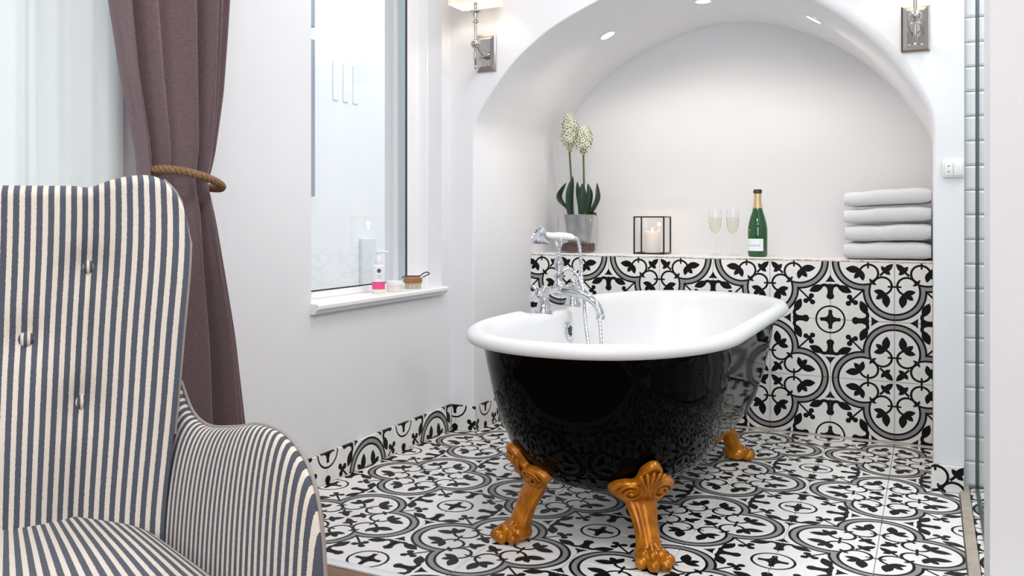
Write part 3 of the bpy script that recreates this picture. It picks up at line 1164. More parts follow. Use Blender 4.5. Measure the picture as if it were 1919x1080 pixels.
# lion feet
def make_foot():
    root = empty('foot', (0, 0, 0), 0, tub)
    g = MB()
    # shin: lofted from the ankle up to the knee  (local +x = outward)
    path = [((0.060, 0.022), 0.036, 0.036), ((0.056, 0.050), 0.031, 0.035), ((0.050, 0.068), 0.028, 0.0335), ((0.040, 0.092), 0.027, 0.034), ((0.028, 0.116), 0.028, 0.037), ((0.016, 0.138), 0.030, 0.043), ((0.006, 0.158), 0.028, 0.050), ((0.006, 0.172), 0.016, 0.052)]
    rings = []
    nn = 72
    for ((px, pz), ra, rb) in path:
        ring = []
        for i in range(nn):
            th = 2 * PI * i / nn
            fl_ = 1.0 + 0.045 * math.cos(th * 12) * (1 if 0.055 < pz < 0.145 and math.cos(th) > -0.3 else 0)
            ring.append((px + ra * fl_ * math.cos(th), rb * fl_ * math.sin(th), pz + 0.25 * ra * math.cos(th)))
        rings.append(ring)
    g.loft(rings)
    # paw: a low dome
    g.sphere((0.070, 0, 0.026), 0.044, 18, 10, (1.05, 1.08, 0.66))
    g.build('shank', M_gold, root, smooth=True, angle=70)
    for (ang, ln) in ((-52, 0.050), (-17, 0.060), (17, 0.060), (52, 0.050)):
        a = math.radians(ang)
        t = MB()
        cx, cy = 0.064 + ln * math.cos(a), ln * math.sin(a) * 0.92
        t.sphere((cx, cy, 0.0175), 0.0205, 14, 8, (1.15, 0.92, 0.90), Matrix.Rotation(a, 3, 'Z'))
        kx, ky = 0.064 + ln * 0.62 * math.cos(a), ln * 0.62 * math.sin(a) * 0.92
        t.sphere((kx, ky, 0.036), 0.0165, 12, 8, (1.2, 0.80, 0.85), Matrix.Rotation(a, 3, 'Z'))
        t.tube([(kx - 0.002, ky, 0.042), (0.064 + ln * .25 * math.cos(a), ln * 0.3 * math.sin(a), 0.058), (0.064, ln * 0.2 * math.sin(a), 0.078)], [0.009, 0.007, 0.004], 8)
        t.build('toe', M_gold, root, smooth=True, angle=70)
    # palmette plate leaning outward with the body
    outl = [(-0.030, 0.0), (-0.062, 0.030), (-0.088, 0.048), (-0.098, 0.064), (-0.088, 0.084), (-0.066, 0.096), (-0.040, 0.098), (-0.034, 0.112), (-0.030, 0.140), (-0.014, 0.160), (0.0, 0.165),
            (0.014, 0.160), (0.030, 0.140), (0.034, 0.112), (0.040, 0.098), (0.066, 0.096), (0.088, 0.084), (0.098, 0.064), (0.088, 0.048), (0.062, 0.030), (0.030, 0.0)]
    oc_ = smooth_curve([(a, b, 0) for a, b in outl], 80)
    ta = math.radians(32)

    def place(w, h, th):
        bow = -0.55 * w * w / 0.1     # wraps round the tub
        return (0.008 + h * math.sin(ta) + th * math.cos(ta) + bow * 0.6, w, 0.142 + h * math.cos(ta) - th * math.sin(ta))
    g = MB()
    cen = (0.0, 0.072)
    levels = [(1.0, -0.010), (1.0, 0.004), (0.96, 0.011), (0.88, 0.012), (0.80, 0.006), (0.5, 0.010), (0.12, 0.014)]
    rings = []
    for (sc_, th) in levels:
        rings.append([place(cen[0] + (p.x - cen[0]) * sc_, cen[1] + (p.y - cen[1]) * sc_, th) for p in oc_])
    g.loft(rings)
    g.build('palmette', M_gold, root, smooth=True, angle=75)
    # relief: two scrolls and a central fan
    for sgn in (-1, 1):
        g = MB()
        pts = []
        rad = []
        for k in range(40):
            th = k / 39 * 3.6 * PI
            r = 0.030 * (1 - k / 39) + 0.004
            pts.append(place(sgn * (0.045 + r * math.cos(th)), 0.062 + r * math.sin(th), 0.013))
            rad.append(0.0048 - 0.0012 * k / 39)
        g.tube(pts, rad, 8)
        g.sphere(place(sgn * 0.045, 0.062, 0.014), 0.008, 10, 6)
        g.build('scroll', M_gold, root, smooth=True, angle=75)
    for k in range(-2, 3):
        g = MB()
        a = k * 0.24
        p0 = (0.0, 0.060)
        pts = [place(p0[0] + q * math.sin(a), p0[1] + q * math.cos(a), 0.013 + 0.002 * math.sin(q * 40)) for q in (0.0, 0.025, 0.05, 0.072, 0.082)]
        g.tube(pts, [0.003, 0.0045, 0.0055, 0.0065, 0.003], 8)
        g.build('frond', M_gold, root, smooth=True, angle=75)
    return root


def copy_tree(o, parent=None):
    c = o.copy()
    COL.objects.link(c)
    c.parent = parent
    for ch in o.children:
        copy_tree(ch, c)
    return c


f0 = make_foot()
feet = [(f0, 0.660, 0.375, -48), (None, 0.350, 0.375, -132), (None, 0.660, 1.44, 48), (None, 0.350, 1.44, 132)]
for (o, x, y, a) in feet:
    o = o or copy_tree(f0, tub)
    o.location = (x, y, 0)
    o.rotation_euler = (0, 0, math.radians(a))

# ---------------------------------------------------------------- bath mixer tap
TPX = 0.128
tap = tag(empty('bath_mixer_tap', (TPX, TAPY, FL + 0.001)), 'chrome telephone-style bath mixer with hand shower on the tub rim', 'tap')
zb = 0.075
for sgn in (-1, 1):
    g = MB()
    g.lathe([(0.033, 0.0), (0.034, 0.004), (0.031, 0.010), (0.027, 0.018), (0.0225, 0.035), (0.0195, 0.050), (0.018, 0.060), (0.021, 0.066), (0.021, 0.084), (0.012, 0.090)], 24, (0, sgn * 0.145, 0))
    g.build('pillar', M_chrome, tap, smooth=True, angle=50)
    g = MB()
    y0 = sgn * 0.145
    rings = []
    for (r, d) in ((0.014, 0.0), (0.016, 0.012), (0.013, 0.02), (0.010, 0.028), (0.014, 0.034), (0.012, 0.044), (0.004, 0.048)):
        rings.append([(r * math.cos(2 * PI * i / 16), y0 + sgn * (0.012 + d), zb + r * math.sin(2 * PI * i / 16)) for i in range(16)])
    g.loft(rings)
    hd = g.build('valve', M_chrome, tap, smooth=True, angle=50)
    g = MB()
    for k in range(4):
        a = PI / 4 + k * PI / 2
        ca_, sa_ = math.cos(a), math.sin(a)
        yy = y0 + sgn * 0.047
        g.tube([(0.006 * ca_, yy, zb + 0.006 * sa_), (0.018 * ca_, yy, zb + 0.018 * sa_), (0.028 * ca_, yy, zb + 0.028 * sa_), (0.034 * ca_, yy, zb + 0.034 * sa_), (0.037 * ca_, yy, zb + 0.037 * sa_)], [0.005, 0.0045, 0.0065, 0.0065, 0.002], 10)
    g.build('cross_handle', M_chrome, hd, smooth=True, angle=50)
g = MB()
g.tube([(0, -0.157, zb), (0, -0.05, zb), (0, -0.03, zb), (0, 0.0, zb), (0, 0.03, zb), (0, 0.05, zb), (0, 0.157, zb)], [0.012, 0.012, 0.017, 0.021, 0.017, 0.012, 0.012], 20)
g.sphere((0, 0, zb), 0.026, 20, 12)
g.lathe([(0.017, 0), (0.019, 0.006), (0.014, 0.012), (0.014, 0.024), (0.019, 0.028), (0.019, 0.036), (0.011, 0.042)], 20, (0, 0, zb + 0.018))
g.build('mixer_body', M_chrome, tap, smooth=True, angle=50)
g = MB()
sp_ = smooth_curve([(0.015, -0.002, zb - 0.004), (0.06, -0.002, zb - 0.010), (0.110, -0.002, zb - 0.024), (0.148, -0.002, zb - 0.048), (0.166, -0.002, zb - 0.080), (0.168, -0.002, zb - 0.097)], 22)
g.tube(sp_, [0.0165 - 0.003 * k / 21 for k in range(22)], 18)
g.lathe([(0.0125, 0.0), (0.0165, 0.002), (0.0165, 0.014), (0.0135, 0.018)], 20, (0.168, -0.002, zb - 0.108))
g.build('spout', M_chrome, tap, smooth=True, angle=50)
g = MB()
g.lathe([(0.010, 0), (0.013, 0.006), (0.009, 0.012), (0.014, 0.022), (0.020, 0.037), (0.017, 0.052), (0.010, 0.068), (0.007, 0.084), (0.0065, 0.096), (0.009, 0.100), (0.009, 0.106)], 20, (0, 0, zb + 0.055))
g.build('riser', M_chrome, tap, smooth=True, angle=50)
g = MB()
zc_ = zb + 0.163
g.tube(smooth_curve([(0.020, -0.024, zc_ + 0.034), (0.021, -0.026, zc_ + 0.016), (0.012, -0.014, zc_ + 0.002), (0, 0, zc_ - 0.002), (-0.012, 0.014, zc_ + 0.002), (-0.021, 0.026, zc_ + 0.016), (-0.020, 0.024, zc_ + 0.034)], 20), 0.006, 10)
g.build('cradle', M_chrome, tap, smooth=True, angle=60)
# hand shower lying in the cradle (axis in the picture: from right to left)
hz_ = zc_ + 0.036
hdir = Vector((0.70, 0.71, 0)).normalized()      # handle end
g = MB()
def hp(s_, z_=0.0, l=0.0):
    return (hdir.x * s_, hdir.y * s_, hz_ + z_)
g.tube([hp(0.060, -0.004), hp(0.048, 0), hp(0.03, 0.002), hp(0.0, 0.003), hp(-0.025, 0.003), hp(-0.045, 0.006), hp(-0.062, 0.004)], [0.009, 0.012, 0.013, 0.0145, 0.0125, 0.012, 0.011], 16)
g.build('hand_shower_grip', M_porcelain, tap, smooth=True, angle=50)
g = MB()
Mr = Matrix.Rotation(math.atan2(-hdir.y, -hdir.x), 4, 'Z') @ Matrix.Rotation(math.radians(58), 4, 'Y')
disc_at(g, [(0.010, -0.032), (0.014, -0.022), (0.024, -0.004), (0.034, 0.012), (0.038, 0.022), (0.037, 0.027), (0.031, 0.028), (0.028, 0.023), (0.0, 0.022)], Vector(hp(-0.068, -0.004)), Mr, 26)
g.build('hand_shower_head', M_chrome, tap, smooth=True, angle=50)
g = MB()
hose = smooth_curve([hp(0.060, -0.004), hp(0.078, -0.012), hp(0.088, -0.050), hp(0.094, -0.12), (0.076, 0.050, hz_ - 0.18), (0.110, 0.03, 0.06), (0.155, 0.0, 0.0), (0.185, -0.045, -0.10), (0.190, -0.08, -0.18), (0.175, -0.105, -0.19), (0.150, -0.07, -0.15), (0.11, -0.01, -0.03), (0.085, 0.035, 0.07), (0.055, 0.045, 0.13), (0.03, 0.03, zb + 0.075), (0.01, 0.01, zb + 0.068)], 260)
g.tube(hose, [0.0066 + 0.0011 * math.sin(k * 1.6) for k in range(260)], 10)
g.build('hose', M_chrome, tap, smooth=True, angle=70)

# ---------------------------------------------------------------- wall sconces
def sconce(x, z, label):
    root = tag(empty('wall_sconce', (x, YN, z)), label, 'wall lamp', 'sconces beside the arch')
    g = MB()
    def frame(w, h, y):
        return [(-w, -y, -h), (w, -y, -h), (w, -y, h), (-w, -y, h)]
    g.loft([frame(0.0455, 0.081, 0.001), frame(0.0455, 0.081, 0.006), frame(0.040, 0.0755, 0.008), frame(0.037, 0.0725, 0.010), frame(0.026, 0.060, 0.018), frame(0.024, 0.058, 0.016)])
    g.build('backplate', M_nickel, root)
    g = MB()
    ba = 0.022
    pts = smooth_curve([(0, -0.017, -0.012), (0, -0.03, -0.012), (0, -0.06, -0.003), (0, -0.085, 0.012), (0, -0.105, ba)], 12)
    g.tube(pts, [0.013, 0.016, 0.017, 0.016, 0.015, 0.013, 0.011, 0.010, 0.009, 0.009, 0.010, 0.010], 14)
    g.build('arm', M_nickel, root, smooth=True)
    g = MB()
    g.sphere((0, -0.108, ba), 0.021, 18, 12)
    g.build('ball', M_nickel, root, smooth=True, angle=80)
    g = MB()
    g.lathe([(0.001, -0.108), (0.005, -0.104), (0.0065, -0.098), (0.004, -0.092), (0.0065, -0.088), (0.0065, -0.02), (0.006, 0.0), (0.006, 0.088), (0.0115, 0.092), (0.0125, 0.098), (0.007, 0.104), (0.007, 0.112), (0.011, 0.124), (0.011, 0.132), (0.024, 0.138), (0.024, 0.142), (0.008, 0.146), (0.008, 0.170), (0.010, 0.174), (0.010, 0.182)], 16, (0, -0.108, ba))
    g.build('rod', M_nickel, root, smooth=True, angle=40)
    g = MB()
    z0 = ba + 0.165
    def sr(w, d, z_):
        return [(-w, -0.108 - d, z_), (w, -0.108 - d, z_), (w, -0.108 + d, z_), (-w, -0.108 + d, z_)]
    g.loft([sr(0.098, 0.070, z0), sr(0.080, 0.055, z0 + 0.17), sr(0.078, 0.053, z0 + 0.17), sr(0.096, 0.068, z0 + 0.001)], cap0=False, cap1=False)
    g.build('shade', M_shade, root)
    g = MB()
    g.lathe([(0.008, 0.0), (0.016, 0.02), (0.019, 0.035), (0.014, 0.052), (0.003, 0.06)], 14, (0, -0.108, z0 + 0.02))
    g.build('bulb', simple('bulb_glow', (1, 0.9, 0.8), 0.5, emit=(1.0, 0.84, 0.62), estr=8), root, smooth=True)
    d = bpy.data.lights.new('sconce_light', 'POINT')
    d.energy = 2.2
    d.color = (1.0, 0.86, 0.70)
    d.shadow_soft_size = 0.03
    lo = bpy.data.objects.new('sconce_light', d)
    link(lo, root)
    lo.location = (0, -0.108, z0 + 0.11)
    return root


sconce(-0.346, 1.666, 'nickel wall sconce with lit linen shade left of the arch')
sconce(1.338, 1.608, 'nickel wall sconce on the right pier above the light switch')

# ---------------------------------------------------------------- recessed downlights in the vault
def archz(x):
    best = None
    for (x0, z0), (x1, z1) in zip(AP, AP[1:]):
        if min(x0, x1) <= x <= max(x0, x1) and z0 > 1.2 and z1 > 1.2 and abs(x1 - x0) > 1e-6:
            t = (x - x0) / (x1 - x0)
            best = (z0 + (z1 - z0) * t, math.atan2(z1 - z0, x1 - x0))
    return best


for (x, y, lab) in ((0.055, 1.85, 'left'), (0.488, 1.88, 'crown'), (0.955, 1.84, 'right')):
    z, sl = archz(x)
    root = tag(empty('downlight', (x, y, z - 0.0015)), 'small round recessed spotlight at the %s of the niche vault' % {'left': 'left', 'crown': 'crown', 'right': 'right'}[lab], 'downlight', 'spotlights in the niche vault')
    root.rotation_euler = (0, -sl, 0)
    g = MB()
    g.lathe([(0.041, 0.0), (0.041, -0.004), (0.036, -0.006), (0.031, -0.004), (0.031, 0.0)], 28)
    g.build('rim', M_paint, root, smooth=True)
    g = MB()
    g.lathe([(0.030, 0.001), (0.030, -0.003), (0.0, -0.0035)], 24)
    g.build('lens', M_down, root, smooth=True)
    d = bpy.data.lights.new('downlight_light', 'SPOT')
    d.energy = 5.4
    d.color = (1.0, 0.90, 0.78)
    d.spot_size = math.radians(165)
    d.spot_blend = 0.5
    d.shadow_soft_size = 0.05
    lo = bpy.data.objects.new('downlight_light', d)
    link(lo, root)
    lo.location = (0, 0, -0.03)
    lo.rotation_euler = (0, sl * 0.8, 0)

# light switch with socket on the pier
sw = tag(empty('light_switch', (1.4555, YN, 1.114)), 'white double switch and socket plate on the right pier', 'switch')
MB().cbox(-0.034, 0.031, -0.009, -0.0005, -0.030, 0.030, 0.003).build('plate', M_plastic, sw, smooth=True)
MB().cbox(-0.028, -0.003, -0.0115, -0.008, -0.024, 0.024, 0.002).build('socket_insert', M_plastic, sw, smooth=True)
MB().cbox(-0.001, 0.026, -0.013, -0.008, -0.024, 0.024, 0.002).build('rocker', M_plastic, sw, smooth=True)
for zz in (0.009, -0.010):
    MB().cbox(-0.018, -0.013, -0.0122, -0.011, zz - 0.003, zz + 0.003, 0.0004).build('pin_hole', M_greyhole, sw)

# ---------------------------------------------------------------- things on the ledge
ZT = ZL + 0.0012
# sparkling wine bottle
bt = tag(empty('wine_bottle', (0.676, 2.15, ZT)), 'green sparkling wine bottle with gold neck foil and white label on the ledge', 'bottle')
MB().lathe([(0.036, 0.0), (0.042, 0.004), (0.0435, 0.012), (0.0435, 0.115), (0.0425, 0.135), (0.0385, 0.158), (0.032, 0.182), (0.025, 0.205), (0.0195, 0.225), (0.0165, 0.245), (0.0155, 0.285)], 36).build('glass_body', M_green_glass, bt, smooth=True)
fo = MB()
fo.lathe([(0.0208, 0.222), (0.0200, 0.228), (0.0175, 0.247), (0.0165, 0.270), (0.0165, 0.288), (0.0155, 0.292)], 28)
fo.build('neck_foil', M_gold_foil, bt, smooth=True)
MB().lathe([(0.0165, 0.289), (0.0195, 0.292), (0.0195, 0.302), (0.017, 0.308), (0.003, 0.309)], 24).build('cap', M_foil_dark, bt, smooth=True)
lb = MB()
ring0, ring1 = [], []
a0 = math.radians(-158)
a1 = math.radians(-46)
V, F = [], []
for k in range(25):
    a = lerp(a0, a1, k / 24)
    for z in (0.026, 0.082):
        V.append((0.0441 * math.cos(a), 0.0441 * math.sin(a), z))
for k in range(24):
    F.append((2 * k, 2 * k + 2, 2 * k + 3, 2 * k + 1))
lab_ = obj('label', V, F, M_label, bt, smooth=True)
V, F = [], []
for (c0, c1, z0, z1) in ((0.18, 0.27, 0.047, 0.055), (0.31, 0.37, 0.048, 0.054), (0.41, 0.47, 0.048, 0.054), (0.51, 0.60, 0.048, 0.055), (0.64, 0.70, 0.048, 0.054), (0.74, 0.83, 0.047, 0.055)):
    n0 = len(V)
    for k in range(4):
        a = lerp(a0, a1, lerp(c0, c1, k / 3))
        for z in (z0, z1):
            V.append((0.0444 * math.cos(a), 0.0444 * math.sin(a), z))
    for k in range(3):
        F.append((n0 + 2 * k, n0 + 2 * k + 2, n0 + 2 * k + 3, n0 + 2 * k + 1))
obj('label_print', V, F, M_print, lab_, smooth=True)

# two flutes of wine
for (x, y, lab) in ((0.474, 2.19, 'champagne flute with pale wine, nearer the candle lantern'), (0.558, 2.18, 'champagne flute with pale wine, nearer the green bottle')):
    fg = tag(empty('champagne_flute', (x, y, ZT)), lab, 'glass', 'flutes on the ledge')
    MB().lathe([(0.031, 0.0), (0.031, 0.0015), (0.012, 0.004), (0.005, 0.009)], 28).build('foot', M_flute, fg, smooth=True)
    MB().lathe([(0.004, 0.009), (0.0034, 0.05), (0.004, 0.092), (0.008, 0.100)], 14).build('stem', M_flute, fg, smooth=True)
    MB().lathe([(0.008, 0.098), (0.018, 0.110), (0.026, 0.130), (0.0305, 0.160), (0.031, 0.185), (0.0285, 0.218), (0.0278, 0.218), (0.0302, 0.185), (0.0297, 0.160), (0.0252, 0.131), (0.0165, 0.112), (0.003, 0.104)], 28, cap0=False, cap1=False).build('bowl', M_flute, fg, smooth=True)
    MB().lathe([(0.004, 0.1055), (0.0158, 0.1135), (0.0245, 0.132), (0.0289, 0.160), (0.0295, 0.180), (0.0, 0.1802)], 26).build('wine', M_wine, fg, smooth=True)

# candle lantern
ln = tag(empty('candle_lantern', (0.162, 2.215, ZT), math.radians(1)), 'black framed glass lantern holding a lit white candle', 'lantern')
hw, hd_, hh = 0.0735, 0.064, 0.185
t_ = 0.0032
for sx in (-1, 1):
    for sy in (-1, 1):
        MB().box(sx * hw - t_, sx * hw + t_, sy * hd_ - t_, sy * hd_ + t_, 0, hh).build('corner_post', M_blackmetal, ln)
for zz, nm in ((0.0, 'bottom_rim'), (hh - 2 * t_, 'top_rim')):
    g = MB()
    for sy in (-1, 1):
        g.box(-hw, hw, sy * hd_ - t_, sy * hd_ + t_, zz, zz + 2 * t_)
    for sx in (-1, 1):
        g.box(sx * hw - t_, sx * hw + t_, -hd_, hd_, zz, zz + 2 * t_)
    g.build(nm, M_blackmetal, ln)
for sy in (-1, 1):
    MB().box(-hw + t_, hw - t_, sy * hd_ - 0.0008, sy * hd_ + 0.0008, 2 * t_, hh - 2 * t_).build('pane', M_flute, ln)
for sx in (-1, 1):
    MB().box(sx * hw - 0.0008, sx * hw + 0.0008, -hd_ + t_, hd_ - t_, 2 * t_, hh - 2 * t_).build('pane', M_flute, ln)
MB().box(-hw, hw, -hd_, hd_, 0.002, 0.005).build('base_plate', M_flute, ln)
cd = tag(empty('pillar_candle', (0.162, 2.215, ZT + 0.0055)), 'lit white pillar candle inside the black lantern', 'candle')
MB().lathe([(0.035, 0.0), (0.0365, 0.004), (0.0365, 0.100), (0.035, 0.104), (0.028, 0.100), (0.012, 0.096), (0.0, 0.095)], 28).build('wax', M_wax, cd, smooth=True)
MB().tube([(0, 0, 0.094), (0.001, 0, 0.108)], 0.0012, 6).build('wick', M_wick, cd)
MB().lathe([(0.0015, 0.103), (0.005, 0.110), (0.0055, 0.115), (0.003, 0.119), (0.0004, 0.124)], 12).build('flame', M_flame, cd, smooth=True)
d = bpy.data.lights.new('candle_light', 'POINT')
d.energy = 0.25
d.color = (1.0, 0.62, 0.36)
d.shadow_soft_size = 0.01
lo = bpy.data.objects.new('candle_light', d)
link(lo, cd)
lo.location = (0, 0, 0.14)

# folded towels
def towel(k, z, h, x0, sag, lab):
    root = tag(empty('folded_towel', (x0, 2.035, z)), lab, 'towel', 'folded towels on the ledge')
    w, dp = 1.386 - x0, 0.30
    V, F, nu, nv = [], [], 22, 28
    rr = random.Random(k * 11 + 5)
    ph = rr.uniform(0, 6)
    rings = []
    for i in range(nu + 1):
        x = w * i / nu
        e = min(1.0, (i + 0.35) / 2.2, (nu - i + 0.35) / 2.2)
        lift = sag * (x / w)
        ring = []
        for j in range(nv):
            th = 2 * PI * j / nv
            c, s_ = math.cos(th), math.sin(th)
            cc = math.copysign(abs(c) ** 0.35, c)
            ss = math.copysign(abs(s_) ** 0.5, s_)
            y = dp / 2 - cc * dp / 2 * (0.985 + 0.015 * e)
            zz = h / 2 + ss * (h / 2) * (0.80 + 0.20 * e)
            zz += (0.0022 * math.sin(x * 21 + ph) + 0.0015 * math.sin(x * 47 + ph * 2)) * (1 if s_ > 0 else 0.2) + lift * (1.0 if s_ > -0.2 else 0.85)
            ring.append((x, y + 0.003 * math.sin(x * 17 + ph), max(zz, 0.0005 if k == 0 else -1)))
        rings.append(ring)
    MB().loft(rings).build('folded_cloth', M_towel, root, smooth=True, angle=80)
    # the inner fold showing at the front
    g = MB()
    pts = [(w * q / 12, -0.0005 + 0.003 * math.sin(w * q / 12 * 17 + ph), h * 0.5 + sag * q / 12 + 0.0008 * math.sin(q * 2.2 + ph)) for q in range(1, 12)]
    return root


zt = ZT
for k, (h, x0, sag, lab) in enumerate(((0.073, 1.052, 0.004, 'folded white towel at the bottom of the stack'), (0.071, 1.057, 0.008, 'second folded white towel from the bottom of the stack'),
                                       (0.066, 1.053, 0.014, 'third folded white towel, under the topmost'), (0.066, 1.055, 0.016, 'folded white towel on top of the stack'))):
    towel(k, zt, h, x0, sag, lab)
    zt += h + 0.0005 + sag * 0.5

# flowering plant in zinc bucket inside a glass vase
pl = tag(empty('glass_vase', (-0.232, 2.215, ZT)), 'clear glass vase holding brown bark and a zinc flower bucket', 'vase')
MB().lathe([(0.096, 0.0), (0.098, 0.004), (0.104, 0.19), (0.1025, 0.19), (0.0965, 0.006), (0.0, 0.005)], 36, cap0=True, cap1=True).build('glass_wall', M_vase, pl, smooth=True)
g = MB()
rr = random.Random(21)
for k in range(70):
    a = rr.uniform(0, 2 * PI)
    r = rr.uniform(0.07, 0.083)
    zz = rr.uniform(0.012, 0.040)
    g.sphere((r * math.cos(a), r * math.sin(a), zz), rr.uniform(0.009, 0.013), 6, 4, (1, rr.uniform(.6, 1.2), rr.uniform(.5, .9)), Euler((rr.uniform(0, 3), rr.uniform(0, 3), 0)).to_matrix())
g.lathe([(0.086, 0.007), (0.088, 0.03), (0.07, 0.038), (0.0, 0.038)], 24)
bk = g.build('bark_chips', M_bark, pl)
bk['kind'] = 'stuff'
po = tag(empty('flowering_plant', (-0.222, 2.215, ZT + 0.0395)), 'potted plant with two cream flower spikes in a zinc bucket', 'plant')
BZ = 0.155
MB().lathe([(0.052, 0.0), (0.054, 0.003), (0.0765, BZ - 0.006), (0.0805, BZ - 0.003), (0.0805, BZ), (0.0765, BZ), (0.0735, BZ - 0.015), (0.0, BZ - 0.018)], 36).build('zinc_bucket', M_zinc, po, smooth=True)
def strap(base, pts, w, nm='leaf'):
    c = smooth_curve([Vector(base) + Vector(p) for p in pts], 18)
    V, F = [], []
    n = len(c)
    ax = (c[-1] - c[0])
    side = Vector((ax.y, -ax.x, 0)) if abs(ax.x) + abs(ax.y) > 0.02 else Vector((1, 0.3, 0))
    side = Vector((0.93, 0.36, 0)) if side.length < 1e-5 else side.normalized()
    # broad side faces the room
    view = Vector((0.85, 0.52, 0)).normalized()
    side = (side * 0.35 + view * (1 if side.dot(view) >= 0 else -1)).normalized()
    for k, p in enumerate(c):
        t = k / (n - 1)
        ww = w * (0.62 + 0.9 * t) * (1 - t ** 3.2) + 0.0006 if t > 0.0 else w * 0.6
        ww = min(ww, w)
        nrm = Vector((0.5, -0.85, 0.1)).normalized()
        V += [p - side * ww, p - side * ww * 0.5 - nrm * -0.003, p - nrm * -0.005, p + side * ww * 0.5 - nrm * -0.003, p + side * ww]
    V2 = [v + Vector((0.0004, 0.0014, 0)) for v in V]
    F = grid_faces(5, n)
    F2 = [tuple(i + len(V) for i in reversed(f)) for f in F]
    m_ = MB().add(V + V2, F + F2)
    return m_.build(nm, M_leafg, po, smooth=True, angle=80)


b0 = (0, 0, BZ - 0.02)
strap(b0, [(-0.045, 0, 0), (-0.060, 0, 0.05), (-0.100, 0.0, 0.085), (-0.112, 0, 0.12), (-0.088, 0, 0.165), (-0.072, 0, 0.185)], 0.017)
strap(b0, [(-0.040, -0.02, 0), (-0.044, -0.025, 0.07), (-0.040, -0.03, 0.14), (-0.024, -0.03, 0.215)], 0.021)
strap(b0, [(0.0, 0.02, 0), (-0.002, 0.02, 0.07), (-0.012, 0.02, 0.13), (-0.020, 0.02, 0.19)], 0.015)
strap(b0, [(0.022, -0.02, 0), (0.026, -0.025, 0.06), (0.030, -0.03, 0.12), (0.026, -0.03, 0.178)], 0.022)
strap(b0, [(0.036, 0.0, 0), (0.048, 0.0, 0.07), (0.056, 0.0, 0.13), (0.046, 0.0, 0.178)], 0.018)
strap(b0, [(0.040, -0.01, 0), (0.066, -0.01, 0.03), (0.090, -0.012, 0.07), (0.104, -0.012, 0.11), (0.100, -0.012, 0.18)], 0.015)
strap(b0, [(0.048, 0.0, 0), (0.068, 0.0, 0.02), (0.086, -0.01, 0.03), (0.094, -0.01, 0.012)], 0.009)
def spike(x, y, z0, z1, z2, lean, R, seed):
    g = MB()
    g.tube([(x, y, BZ - 0.02), (x + lean * 0.5, y, (BZ + z0) / 2), (x + lean, y, z0), (x + lean * 1.2, y, z2 - 0.02)], [0.0055, 0.0052, 0.005, 0.0015], 8)
    st = g.build('flower_stem', M_stem, po, smooth=True)
    rr = random.Random(seed)
    pet, cen = MB(), MB()
    nfl = 125
    for k in range(nfl):
        t = (k + 0.5) / nfl
        zz = lerp(z0, z2, t)
        prof_ = math.sin(min(1.0, (t + 0.04) * 2.4) * PI / 2) * (1 - max(0, t - 0.62) ** 1.5 * 2.3)
        r = R * max(prof_, 0.12) * rr.uniform(0.86, 1.12)
        a = k * 2.39996 + rr.uniform(-.2, .2)
        dirv = Vector((math.cos(a), math.sin(a), 0.25 if t > 0.2 else 0.9)).normalized()
        c = Vector((x + lean, y, zz)) + dirv * r
        # pedicel
        pet.tube([(x + lean, y, zz - 0.012), tuple(c - dirv * 0.004)], 0.0008, 4)
        M3 = dirv.to_track_quat('Z', 'Y').to_matrix()
        s_ = rr.uniform(0.85, 1.15) * (1.0 - 0.35 * max(0, t - 0.7) / 0.3)
        for q in range(6):
            b_ = q * PI / 3 + rr.uniform(-.15, .15)
            L_ = 0.0130 * s_
            w_ = 0.0036 * s_
            p0 = Vector((0, 0, 0))
            d_ = Vector((math.cos(b_), math.sin(b_), 0.22))
            e_ = Vector((-math.sin(b_), math.cos(b_), 0))
            pts = [p0, d_ * L_ * 0.55 + e_ * w_, d_ * L_, d_ * L_ * 0.55 - e_ * w_]
            pet.add([M3 @ p + c for p in pts], [(0, 1, 2, 3)])
        cen.sphere(c + dirv * 0.002, 0.0036 * s_, 6, 4)
    pe = pet.build('florets', M_petal, st)
    pe['kind'] = 'stuff'
    ce_ = cen.build('floret_centres', M_petal_c, st)
    ce_['kind'] = 'stuff'


spike(-0.028, -0.01, 0.475, 0.5, 0.668, -0.022, 0.040, 4)
spike(0.034, -0.015, 0.455, 0.47, 0.600, -0.006, 0.040, 9)

# ---------------------------------------------------------------- things on the window sill
ZW = ZS + 0.0185
sb = tag(empty('soap_bottle', (-0.575, 0.905, ZW)), 'white pump soap bottle with a pink band on the window sill', 'bottle')
MB().lathe([(0.024, 0.0), (0.026, 0.003), (0.026, 0.016)], 28, cap1=False).build('bottle_base', M_soapclear, sb, smooth=True)
MB().lathe([(0.0262, 0.016), (0.0262, 0.046)], 28, cap0=False, cap1=False).build('pink_band', M_pink, sb, smooth=True)
MB().lathe([(0.026, 0.046), (0.026, 0.102), (0.0245, 0.108), (0.013, 0.114), (0.013, 0.118)], 28).build('bottle_body', M_soapw, sb, smooth=True)
pm = MB()
pm.lathe([(0.0145, 0.116), (0.0145, 0.138), (0.011, 0.144), (0.0085, 0.152), (0.0085, 0.158), (0.0105, 0.159), (0.0105, 0.168), (0.004, 0.170)], 20)
pm.tube([(0, 0, 0.164), (0.02, 0.018, 0.165), (0.030, 0.026, 0.161)], [0.005, 0.0042, 0.003], 8)
pm.build('pump', M_plastic, sb, smooth=True)
V, F = [], []
am = math.radians(-52)
def curved_patch(rx, zc0, rz, n=18):
    V = [(0.0264 * math.cos(am), 0.0264 * math.sin(am), zc0)]
    for k in range(n):
        t = 2 * PI * k / n
        a = am + rx * math.cos(t)
        V.append((0.0265 * math.cos(a), 0.0265 * math.sin(a), zc0 + rz * math.sin(t)))
    return V, [(0, 1 + k, 1 + (k + 1) % n) for k in range(n)]
